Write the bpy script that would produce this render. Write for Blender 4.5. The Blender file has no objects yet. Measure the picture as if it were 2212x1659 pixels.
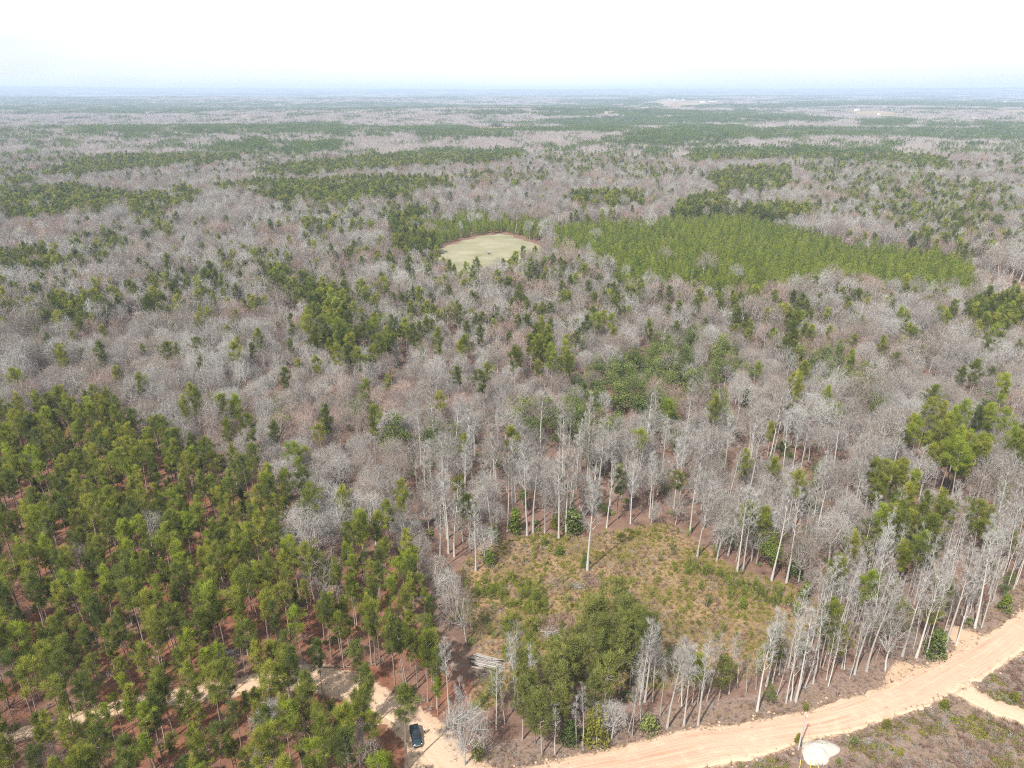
import bpy, math, random
import numpy as np
from mathutils import Vector

random.seed(7)
rng = np.random.default_rng(7)
scene = bpy.context.scene
col = scene.collection
R = math.radians

# ------------------------------------------------------------------ camera, sky, sun, exposure
CAM_H, FOC, PITCH = 115.0, 723.0, R(22.2)          # drone height in metres, focal length in 1024-wide pixels, tilt
SUN_EL, SHADOW_AZ = R(52), R(35)                   # read from the utility pole, the person and their shadows
cam_data = bpy.data.cameras.new('camera')
cam_data.sensor_width = 36.0
cam_data.lens = FOC / 1024 * 36.0
cam_data.clip_start = 1.0
cam_data.clip_end = 80000.0
cam = bpy.data.objects.new('camera', cam_data)
cam.location = (0, 0, CAM_H)
cam.rotation_euler = (math.pi / 2 - PITCH, 0, 0)
col.objects.link(cam)
scene.camera = cam

world = bpy.data.worlds.new('World')
scene.world = world
world.use_nodes = True
wn, wl = world.node_tree.nodes, world.node_tree.links
wn.clear()
sky = wn.new('ShaderNodeTexSky')
sky.sky_type = 'NISHITA'
sky.sun_disc = False
sky.sun_elevation = SUN_EL
sky.sun_rotation = math.pi + SHADOW_AZ
sky.air_density = 1.0
sky.dust_density = 2.2
sky.ozone_density = 1.0
wbg = wn.new('ShaderNodeBackground')
wbg.inputs['Strength'].default_value = 0.14
wout = wn.new('ShaderNodeOutputWorld')
# thin high cloud: soft white veils over the whole sky
wtc = wn.new('ShaderNodeTexCoord')
wmap = wn.new('ShaderNodeMapping')
wmap.inputs['Scale'].default_value = (1.0, 1.0, 3.5)
wno = wn.new('ShaderNodeTexNoise')
wno.inputs['Scale'].default_value = 1.6
wno.inputs['Detail'].default_value = 5.0
wramp = wn.new('ShaderNodeMapRange')
wramp.inputs['From Min'].default_value = 0.32
wramp.inputs['From Max'].default_value = 0.68
wramp.inputs['To Min'].default_value = 0.42
wramp.inputs['To Max'].default_value = 0.88
wmix = wn.new('ShaderNodeMix')
wmix.data_type = 'RGBA'
wmix.inputs[7].default_value = (5.9, 6.35, 6.35, 1)
wl.new(wtc.outputs['Generated'], wmap.inputs['Vector'])
wl.new(wmap.outputs['Vector'], wno.inputs['Vector'])
wl.new(wno.outputs['Fac'], wramp.inputs['Value'])
wl.new(wramp.outputs['Result'], wmix.inputs[0])
wl.new(sky.outputs['Color'], wmix.inputs[6])
wl.new(wmix.outputs[2], wbg.inputs['Color'])
wl.new(wbg.outputs['Background'], wout.inputs['Surface'])

sun_data = bpy.data.lights.new('sun', 'SUN')
sun_data.energy = 4.6
sun_data.angle = R(0.53)
sun_data.color = (1.0, 0.955, 0.88)
sun = bpy.data.objects.new('sun', sun_data)
ldir = Vector((math.sin(SHADOW_AZ) * math.cos(SUN_EL), math.cos(SHADOW_AZ) * math.cos(SUN_EL), -math.sin(SUN_EL)))
sun.rotation_euler = ldir.to_track_quat('-Z', 'Y').to_euler()
sun.location = (-200, -300, 500)
col.objects.link(sun)

scene.view_settings.view_transform = 'Standard'
scene.view_settings.look = 'None'
scene.view_settings.gamma = 1.0
scene.view_settings.use_curve_mapping = False
scene.view_settings.exposure = 0.72
cy = scene.cycles
cy.max_bounces = 4
cy.diffuse_bounces = 2
cy.glossy_bounces = 2
cy.transmission_bounces = 3
cy.volume_bounces = 0
cy.transparent_max_bounces = 8
cy.caustics_reflective = False
cy.caustics_refractive = False
cy.use_denoising = False
cy.use_adaptive_sampling = False
cy.filter_width = 1.05

# ------------------------------------------------------------------ numeric helpers
def hash2(ix, iy, seed):
    h = (ix.astype(np.int64) * 374761393 + iy.astype(np.int64) * 668265263 + seed * 1274126177) & 0xffffffff
    h = ((h ^ (h >> 13)) * 1103515245) & 0xffffffff
    h = (h ^ (h >> 16)) & 0xffffffff
    return h / 4294967295.0

def vnoise(x, y, seed=0):
    x = np.asarray(x, float); y = np.asarray(y, float)
    ix, iy = np.floor(x), np.floor(y)
    fx, fy = x - ix, y - iy
    fx = fx * fx * (3 - 2 * fx); fy = fy * fy * (3 - 2 * fy)
    a = hash2(ix, iy, seed); b = hash2(ix + 1, iy, seed)
    c = hash2(ix, iy + 1, seed); d = hash2(ix + 1, iy + 1, seed)
    return (a * (1 - fx) + b * fx) * (1 - fy) + (c * (1 - fx) + d * fx) * fy

def fbm(x, y, seed=0, octv=4):
    s, a, t = 0.0, 0.5, 0.0
    for k in range(octv):
        s = s + a * vnoise(np.asarray(x) * 2 ** k, np.asarray(y) * 2 ** k, seed + k * 17)
        t += a; a *= 0.5
    return s / t

def smooth(v, a, b):
    t = np.clip((np.asarray(v, float) - a) / (b - a), 0, 1)
    return t * t * (3 - 2 * t)

def terrain(x, y):
    """Ground height: level round the clearing and field, rolling further out, a long low ridge at the horizon."""
    x = np.asarray(x, float); y = np.asarray(y, float)
    d = np.hypot(x, y)
    h = smooth(d, 700, 2600) * (fbm(x / 1500, y / 900, 3, 3) - 0.5) * 46
    h = h + smooth(d, 3000, 7000) * (fbm(x / 4000, y / 2600, 9, 3) - 0.45) * 60
    ridge = smooth(d, 12000, 21000) * (70 + 130 * (fbm(x / 5200 + 3.1, y / 9000, 21, 4) - .28) + 26 * (fbm(x / 1400, y / 3000, 5, 3) - .3))
    h = h * (1 - smooth(d, 9000, 17000)) + ridge
    return np.minimum(h, 150.0)

def proj(x, y, z):
    """Place -> picture position on the 2212-wide sheet from which the map below was read."""
    zz = np.asarray(z, float) - CAM_H
    d = np.asarray(y) * math.cos(PITCH) - zz * math.sin(PITCH)
    d = np.where(d < 1, 1, d)
    u = np.asarray(y) * math.sin(PITCH) + zz * math.cos(PITCH)
    k = 2212 / 1024
    return (512 + FOC * np.asarray(x) / d) * k, (384 - FOC * u / d) * k

def gp(vx, vy, z=0.0):
    """Map position -> place on level ground at height z."""
    k = 1024 / 2212
    dx = (vx * k - 512) / FOC; dy = -(vy * k - 384) / FOC
    ry = math.cos(PITCH) + dy * math.sin(PITCH); rz = -math.sin(PITCH) + dy * math.cos(PITCH)
    t = (z - CAM_H) / rz
    return np.array([dx * t, ry * t])

def gpt(vx, vy, extra=0.0):
    """As gp, but on the rolling far terrain."""
    z = 0.0
    for _ in range(6):
        p = gp(vx, vy, z + extra)
        z = 0.5 * z + 0.5 * float(terrain(p[0], p[1]))
    return p

def inpoly(x, y, poly):
    p = np.asarray(poly, float)
    x = np.asarray(x); y = np.asarray(y)
    r = np.zeros(x.shape, bool)
    j = len(p) - 1
    for i in range(len(p)):
        xi, yi = p[i]; xj, yj = p[j]
        c = ((yi > y) != (yj > y)) & (x < (xj - xi) * (y - yi) / ((yj - yi) if yj != yi else 1e-9) + xi)
        r ^= c
        j = i
    return r

def dist_path(x, y, pts):
    """distance of points to a polyline and the parameter along it"""
    x = np.asarray(x, float); y = np.asarray(y, float)
    best = np.full(x.shape, 1e9); par = np.zeros(x.shape)
    for i in range(len(pts) - 1):
        ax, ay = pts[i]; bx, by = pts[i + 1]
        l2 = (bx - ax) ** 2 + (by - ay) ** 2
        t = np.clip(((x - ax) * (bx - ax) + (y - ay) * (by - ay)) / l2, 0, 1)
        d = np.hypot(x - ax - t * (bx - ax), y - ay - t * (by - ay))
        m = d < best
        best = np.where(m, d, best); par = np.where(m, i + t, par)
    return best, par

# map pieces were read from enlarged views: these turn view positions into sheet positions
def V1(*p): return [(a * .5, 144 + b * .5) for a, b in p]
def V2(*p): return [(1106 + a * .5, 144 + b * .5) for a, b in p]
def V3(*p): return [(a / 3, 576 + b / 3) for a, b in p]
def V4(*p): return [(737.3 + a / 3, 576 + b / 3) for a, b in p]
def V5(*p): return [(1474.6 + a / 3, 576 + b / 3) for a, b in p]
def V6(*p): return [(a / 3, 1106 + b / 3) for a, b in p]
def V7(*p): return [(737.3 + a / 3, 1106 + b / 3) for a, b in p]
def V8(*p): return [(1474.6 + a / 3, 1106 + b / 3) for a, b in p]

# ------------------------------------------------------------------ materials
def mat(name, build):
    m = bpy.data.materials.new(name)
    m.use_nodes = True
    n, l = m.node_tree.nodes, m.node_tree.links
    n.clear()
    out = n.new('ShaderNodeOutputMaterial')
    sh = build(n, l)
    l.new(sh, out.inputs['Surface'])
    return m

def rgb_ramp(n, l, fac, stops):
    r = n.new('ShaderNodeValToRGB')
    e = r.color_ramp.elements
    while len(e) < len(stops):
        e.new(0.5)
    for k, (p, c) in enumerate(stops):
        e[k].position = p; e[k].color = (*c, 1)
    l.new(fac, r.inputs['Fac'])
    return r.outputs['Color']

def noise(n, l, vec, scale, detail=4, rough=0.6):
    t = n.new('ShaderNodeTexNoise')
    t.inputs['Scale'].default_value = scale
    t.inputs['Detail'].default_value = detail
    t.inputs['Roughness'].default_value = rough
    if vec is not None:
        l.new(vec, t.inputs['Vector'])
    return t.outputs['Fac']

def mixc(n, l, fac, a, b, mode='MIX'):
    m = n.new('ShaderNodeMix'); m.data_type = 'RGBA'; m.blend_type = mode
    for sock, v in ((m.inputs[0], fac), (m.inputs[6], a), (m.inputs[7], b)):
        if isinstance(v, (int, float)): sock.default_value = v
        elif isinstance(v, tuple): sock.default_value = (*v, 1)
        else: l.new(v, sock)
    return m.outputs[2]

def math_node(n, l, op, a, b=None):
    m = n.new('ShaderNodeMath'); m.operation = op
    for sock, v in ((m.inputs[0], a), (m.inputs[1], b)):
        if v is None: continue
        if isinstance(v, (int, float)): sock.default_value = v
        else: l.new(v, sock)
    return m.outputs[0]

def attr(n, name):
    a = n.new('ShaderNodeAttribute'); a.attribute_name = name
    return a

def foliage_mat(name, stops, transl=0.38, var=0.24):
    """Needles and leaves: colour differs from tree to tree and from clump to clump; light passes through a little."""
    def b(n, l):
        oi = n.new('ShaderNodeObjectInfo')
        t = attr(n, 'tint').outputs['Fac']
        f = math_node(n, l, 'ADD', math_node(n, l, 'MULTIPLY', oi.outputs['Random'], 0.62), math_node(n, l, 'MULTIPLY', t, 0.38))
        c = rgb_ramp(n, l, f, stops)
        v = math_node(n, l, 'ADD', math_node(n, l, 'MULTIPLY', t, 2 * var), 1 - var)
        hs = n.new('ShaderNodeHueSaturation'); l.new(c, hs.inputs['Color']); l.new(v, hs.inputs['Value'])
        d = n.new('ShaderNodeBsdfDiffuse'); l.new(hs.outputs['Color'], d.inputs['Color'])
        tr = n.new('ShaderNodeBsdfTranslucent'); l.new(hs.outputs['Color'], tr.inputs['Color'])
        mx = n.new('ShaderNodeMixShader'); mx.inputs[0].default_value = transl
        l.new(d.outputs[0], mx.inputs[1]); l.new(tr.outputs[0], mx.inputs[2])
        return mx.outputs[0]
    return mat(name, b)

def bark_mat(name, c0, c1, scale=1.2):
    def b(n, l):
        oi = n.new('ShaderNodeObjectInfo')
        g = n.new('ShaderNodeTexCoord')
        mp = n.new('ShaderNodeMapping'); mp.inputs['Scale'].default_value = (3, 3, .8)
        l.new(g.outputs['Object'], mp.inputs['Vector'])
        f = noise(n, l, mp.outputs['Vector'], scale, 4, .7)
        f = math_node(n, l, 'ADD', math_node(n, l, 'MULTIPLY', f, 0.6), math_node(n, l, 'MULTIPLY', oi.outputs['Random'], 0.5))
        c = rgb_ramp(n, l, f, [(0.2, c0), (0.8, c1)])
        d = n.new('ShaderNodeBsdfDiffuse'); l.new(c, d.inputs['Color'])
        return d.outputs[0]
    return mat(name, b)

def plain(name, c, rough=0.7, metal=0.0, coat=0.0, var=0.12, scale=3.0):
    def b(n, l):
        g = n.new('ShaderNodeTexCoord')
        f = noise(n, l, g.outputs['Object'], scale, 4, .65)
        cc = mixc(n, l, f, tuple(v * (1 - var) for v in c), tuple(min(1, v * (1 + var)) for v in c))
        p = n.new('ShaderNodeBsdfPrincipled')
        l.new(cc, p.inputs['Base Color'])
        p.inputs['Roughness'].default_value = rough
        p.inputs['Metallic'].default_value = metal
        p.inputs['Coat Weight'].default_value = coat
        return p.outputs[0]
    return mat(name, b)

M = {}
M['pine_mid'] = foliage_mat('pine needles', [(0.1, (.120, .140, .030)), (0.5, (.205, .220, .042)), (0.9, (.31, .305, .052))])
M['pine_yellow'] = foliage_mat('yellowish pine needles', [(0.1, (.195, .245, .034)), (0.9, (.30, .33, .044))])
M['pine_dark'] = foliage_mat('dark pine needles', [(0.1, (.090, .112, .032)), (0.9, (.170, .188, .046))])
M['pine_olive'] = foliage_mat('olive pine needles', [(0.1, (.145, .160, .046)), (0.9, (.235, .240, .064))])
M['young'] = foliage_mat('young pine needles', [(0.1, (.110, .155, .026)), (0.5, (.185, .230, .034)), (0.9, (.285, .305, .044))])
M['broad'] = foliage_mat('evergreen leaves', [(0.1, (.075, .102, .034)), (0.5, (.135, .165, .054)), (0.9, (.200, .220, .072))], .25)
M['bright'] = foliage_mat('bright evergreen leaves', [(0.1, (.120, .160, .036)), (0.9, (.205, .240, .052))], .3)
M['gold'] = foliage_mat('golden evergreen leaves', [(0.1, (.145, .155, .030)), (0.9, (.215, .205, .042))], .3)
M['bark_pale'] = bark_mat('pale grey bark', (.285, .255, .23), (.47, .445, .405))
M['bark_pine'] = bark_mat('pine bark', (.20, .145, .115), (.36, .30, .26))
M['bark_dark'] = bark_mat('dark bark', (.12, .095, .08), (.24, .20, .175))
M['twig'] = foliage_mat('bare twigs', [(0.1, (.19, .162, .145)), (0.5, (.275, .245, .225)), (0.9, (.37, .345, .318))], 0.0, .14)
M['twig_pale'] = foliage_mat('pale bare twigs', [(0.1, (.29, .270, .250)), (0.9, (.41, .392, .366))], 0.0, .1)
M['twig_red'] = foliage_mat('reddish budding twigs', [(0.1, (.26, .165, .135)), (0.9, (.35, .25, .215))], 0.0, .14)
M['twig_brown'] = foliage_mat('brownish bare twigs', [(0.1, (.175, .132, .108)), (0.9, (.30, .245, .205))], 0.0, .14)
M['brush'] = foliage_mat('brown brush', [(0.1, (.145, .085, .064)), (0.5, (.235, .160, .122)), (0.9, (.32, .24, .185))], .1, .2)
M['straw'] = foliage_mat('dry tan grass', [(0.1, (.26, .18, .098)), (0.9, (.40, .305, .18))], .15, .18)
M['weed'] = foliage_mat('green weeds', [(0.1, (.14, .145, .030)), (0.9, (.23, .215, .045))], .2, .2)
M['bleached'] = bark_mat('bleached wood', (.12, .10, .09), (.34, .31, .285), 4)
M['sand_clod'] = plain('pale earth clods', (.40, .295, .22), .95, 0, 0, .25, .6)
M['cut_end'] = plain('sawn log end', (.55, .42, .28))

# ------------------------------------------------------------------ mesh building
class MB:
    def __init__(s):
        s.v = []; s.f = []; s.m = []; s.t = []; s.n = 0; s.q = []; s.qm = []
    def add(s, v, f, m=0, t=0.5):
        v = np.asarray(v, float).reshape(-1, 3); f = np.asarray(f, int)
        if f.shape[1] == 3:
            s.f.append(f + s.n); s.m.append(np.full(len(f), m))
        else:
            s.q.append(f + s.n); s.qm.append(np.full(len(f), m))
        s.v.append(v); s.t.append(np.broadcast_to(np.asarray(t, float), (len(v),)) if np.ndim(t) else np.full(len(v), float(t)))
        s.n += len(v)
    def tube(s, path, rad, sides=5, m=0, t=0.5, cap=False):
        path = np.asarray(path, float); k = len(path)
        rad = np.broadcast_to(np.asarray(rad, float), (k,))
        d = np.gradient(path, axis=0)
        d /= np.linalg.norm(d, axis=1)[:, None] + 1e-9
        ref = np.array([0.31, 0.87, 0.12]) if abs(d[0][2]) > 0.7 else np.array([0, 0, 1.0])
        u = np.cross(d, ref); u /= np.linalg.norm(u, axis=1)[:, None] + 1e-9
        w = np.cross(d, u)
        a = np.arange(sides) * 2 * math.pi / sides
        ring = path[:, None, :] + rad[:, None, None] * (np.cos(a)[None, :, None] * u[:, None, :] + np.sin(a)[None, :, None] * w[:, None, :])
        f = []
        i = np.arange(sides); j = (i + 1) % sides
        for q in range(k - 1):
            o = q * sides
            f.append(np.stack([o + i, o + j, o + sides + j, o + sides + i], 1))
        v = ring.reshape(-1, 3)
        s.add(v, np.concatenate(f), m, t)
        if cap:
            for o, c in ((0, path[0]), ((k - 1) * sides, path[-1])):
                vv = np.concatenate([v[o:o + sides], c[None]])
                s.add(vv, np.stack([i, j, np.full(sides, sides)], 1), m, t)
    def blades(s, base, tip, width, m=0, t=0.5):
        """thin three-cornered twigs or needles"""
        base = np.asarray(base, float); tip = np.asarray(tip, float); n = len(base)
        d = tip - base
        r = rng.normal(size=(n, 3))
        u = np.cross(d, r); u /= np.linalg.norm(u, axis=1)[:, None] + 1e-9
        w = np.broadcast_to(np.asarray(width, float), (n,))[:, None] * 0.5
        v = np.stack([base - u * w, base + u * w, tip], 1).reshape(-1, 3)
        f = np.arange(3 * n).reshape(-1, 3)
        s.add(v, f, m, np.repeat(np.broadcast_to(np.asarray(t, float), (n,)), 3))
    def leaves(s, c, size, m=0, t=0.5, up=0.4):
        """small leaf sprays: one slanted triangle each"""
        c = np.asarray(c, float); n = len(c)
        a = rng.normal(size=(n, 3)); a /= np.linalg.norm(a, axis=1)[:, None]
        b = rng.normal(size=(n, 3)); b[:, 2] *= (1 - up)
        b = np.cross(a, b); b /= np.linalg.norm(b, axis=1)[:, None] + 1e-9
        z = np.broadcast_to(np.asarray(size, float), (n,))[:, None]
        v = np.stack([c - a * z * .5, c + a * z * .5, c + b * z], 1).reshape(-1, 3)
        s.add(v, np.arange(3 * n).reshape(-1, 3), m, np.repeat(np.broadcast_to(np.asarray(t, float), (n,)), 3))
    def mesh(s, name, mats, smooth_shade=False):
        me = bpy.data.meshes.new(name)
        v = np.concatenate(s.v)
        tf = np.concatenate(s.f) if s.f else np.zeros((0, 3), int)
        qf = np.concatenate(s.q) if s.q else np.zeros((0, 4), int)
        mi = np.concatenate(s.m + s.qm) if (s.m or s.qm) else np.zeros(0, int)
        nl = len(tf) * 3 + len(qf) * 4
        me.vertices.add(len(v)); me.vertices.foreach_set('co', v.ravel())
        me.loops.add(nl); me.loops.foreach_set('vertex_index', np.concatenate([tf.ravel(), qf.ravel()]).astype(np.int32))
        me.polygons.add(len(tf) + len(qf))
        st = np.concatenate([np.arange(len(tf)) * 3, len(tf) * 3 + np.arange(len(qf)) * 4]).astype(np.int32)
        me.polygons.foreach_set('loop_start', st)
        me.polygons.foreach_set('material_index', mi.astype(np.int32))
        if smooth_shade:
            me.polygons.foreach_set('use_smooth', np.ones(len(st), bool))
        a = me.attributes.new('tint', 'FLOAT', 'POINT')
        a.data.foreach_set('value', np.concatenate(s.t).astype(np.float32))
        for mm in mats: me.materials.append(mm)
        me.update(calc_edges=True)
        return me

def add_obj(name, mesh, parent=None, loc=None):
    o = bpy.data.objects.new(name, mesh)
    col.objects.link(o)
    if parent is not None: o.parent = parent
    if loc is not None: o.location = loc
    return o

def tag(o, label, cat, group=None):
    o['label'] = label; o['category'] = cat
    if group: o['group'] = group
    return o

def empty(name, loc, rz=0.0, sc=1.0):
    o = bpy.data.objects.new(name, None)
    o.empty_display_size = 0.3
    o.location = loc; o.rotation_euler = (0, 0, rz); o.scale = (sc, sc, sc)
    col.objects.link(o)
    return o

def unit(v):
    return v / (math.sqrt(v[0] * v[0] + v[1] * v[1] + v[2] * v[2]) + 1e-9)

# ------------------------------------------------------------------ the ground plan
ROAD_UP = [(900, 1712), (1090, 1662), (1200, 1642), (1300, 1621), (1390, 1597), (1475, 1574), (1555, 1569), (1641, 1553), (1731, 1538), (1830, 1508), (1918, 1478),
           (2000, 1436), (2060, 1408), (2128, 1372), (2175, 1342), (2212, 1312), (2290, 1262), (2400, 1205)]
ROAD_LO = [(1120, 1760), (1340, 1706), (1500, 1668), (1601, 1646), (1688, 1626), (1730, 1606), (1808, 1592), (1862, 1574), (1915, 1554), (1975, 1540), (2015, 1522),
           (2075, 1490), (2115, 1472), (2141, 1457), (2212, 1410), (2290, 1352), (2400, 1284)]
ROAD_POLY = ROAD_UP + ROAD_LO[::-1]
ROAD_W = [gp(*p) for p in ROAD_UP] + [gp(*p) for p in ROAD_LO[::-1]]
SPURS = [V8((1310, 1085), (1330, 1010), (1400, 955), (1500, 985), (1600, 1030), (1520, 1075), (1400, 1105)),
         V8((1745, 935), (1770, 860), (1680, 745), (1780, 735), (1880, 765), (1950, 830), (2000, 850), (1880, 900))]
TRACK = [(2080, 1490), (2112, 1512), (2150, 1530), (2212, 1550), (2290, 1566), (2400, 1585)]
LANE = [(20, 1592), (77, 1576), (133, 1563), (200, 1543), (300, 1516), (400, 1503), (500, 1486), (600, 1464), (680, 1462), (757, 1483), (797, 1506), (870, 1546), (914, 1582), (930, 1616), (945, 1659), (985, 1712)]
LANE_HW = [1.0, 1.0, 1.1, 1.1, 1.3, 1.5, 1.8, 2.4, 2.9, 3.0, 2.8, 2.8, 3.2, 4.2, 5.6, 8.0]
OPEN = [V7((610, 900), (900, 870), (1110, 930), (1080, 1150), (1000, 1240), (1000, 1420), (1060, 1620), (720, 1640), (640, 1320)), V7((400, 1330), (640, 1330), (900, 1500), (1000, 1850), (100, 1900), (380, 1560))]
CLEARING = [(1000, 1215), (1050, 1182), (1110, 1160), (1190, 1152), (1240, 1164), (1300, 1150), (1380, 1140), (1440, 1125), (1500, 1165), (1560, 1212), (1640, 1245), (1705, 1262), (1760, 1290),
            (1762, 1345), (1735, 1400), (1680, 1440), (1590, 1472), (1490, 1488), (1400, 1492), (1300, 1480), (1190, 1470), (1120, 1478), (1062, 1530), (1010, 1535), (1030, 1470), (1045, 1425), (1012, 1370), (985, 1330), (990, 1270)]
FIELD = [(930, 566), (948, 538), (962, 529), (985, 522), (1020, 512), (1060, 505), (1083, 503), (1110, 507), (1140, 518), (1170, 528), (1190, 543), (1170, 574), (1125, 600), (1065, 616), (1000, 612), (948, 596)]
FAR_FIELDS = {
    'west': V1((0, 212), (130, 209), (200, 214), (100, 222), (0, 224)),
    'ridge': V1((930, 210), (1100, 208), (1170, 214), (1050, 222), (940, 217)),
    'cut': V1((2000, 268), (2212, 262), (2260, 275), (2200, 288), (2020, 286)),
    'farm': V2((595, 143), (720, 141), (860, 156), (830, 170), (740, 178), (690, 190), (640, 176)),
    'farm_low': V2((1040, 191), (1240, 187), (1240, 195), (1060, 199)),
    'barn': V2((1440, 193), (1570, 190), (1730, 206), (1740, 221), (1600, 224), (1460, 214)),
    'east': V2((2055, 196), (2130, 187), (2260, 185), (2260, 214), (2140, 210)),
    'strip': V2((380, 196), (470, 196), (470, 210), (390, 210)),
    'glade': V2((1280, 322), (1390, 325), (1380, 336), (1290, 334)),
    'pale': V2((1990, 390), (2150, 392), (2150, 404), (2000, 402)),
}
SANDY_EAST = V5((1880, 30), (1960, 40), (2050, 75), (2150, 110), (2212, 130), (2300, 150), (2300, 310), (2150, 240), (2040, 185), (1950, 125), (1870, 75))
TRACK_NORTH = V2((700, 455), (695, 430), (710, 408), (735, 405), (725, 425), (722, 450), (830, 520), (850, 545), (838, 550), (800, 515))

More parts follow.
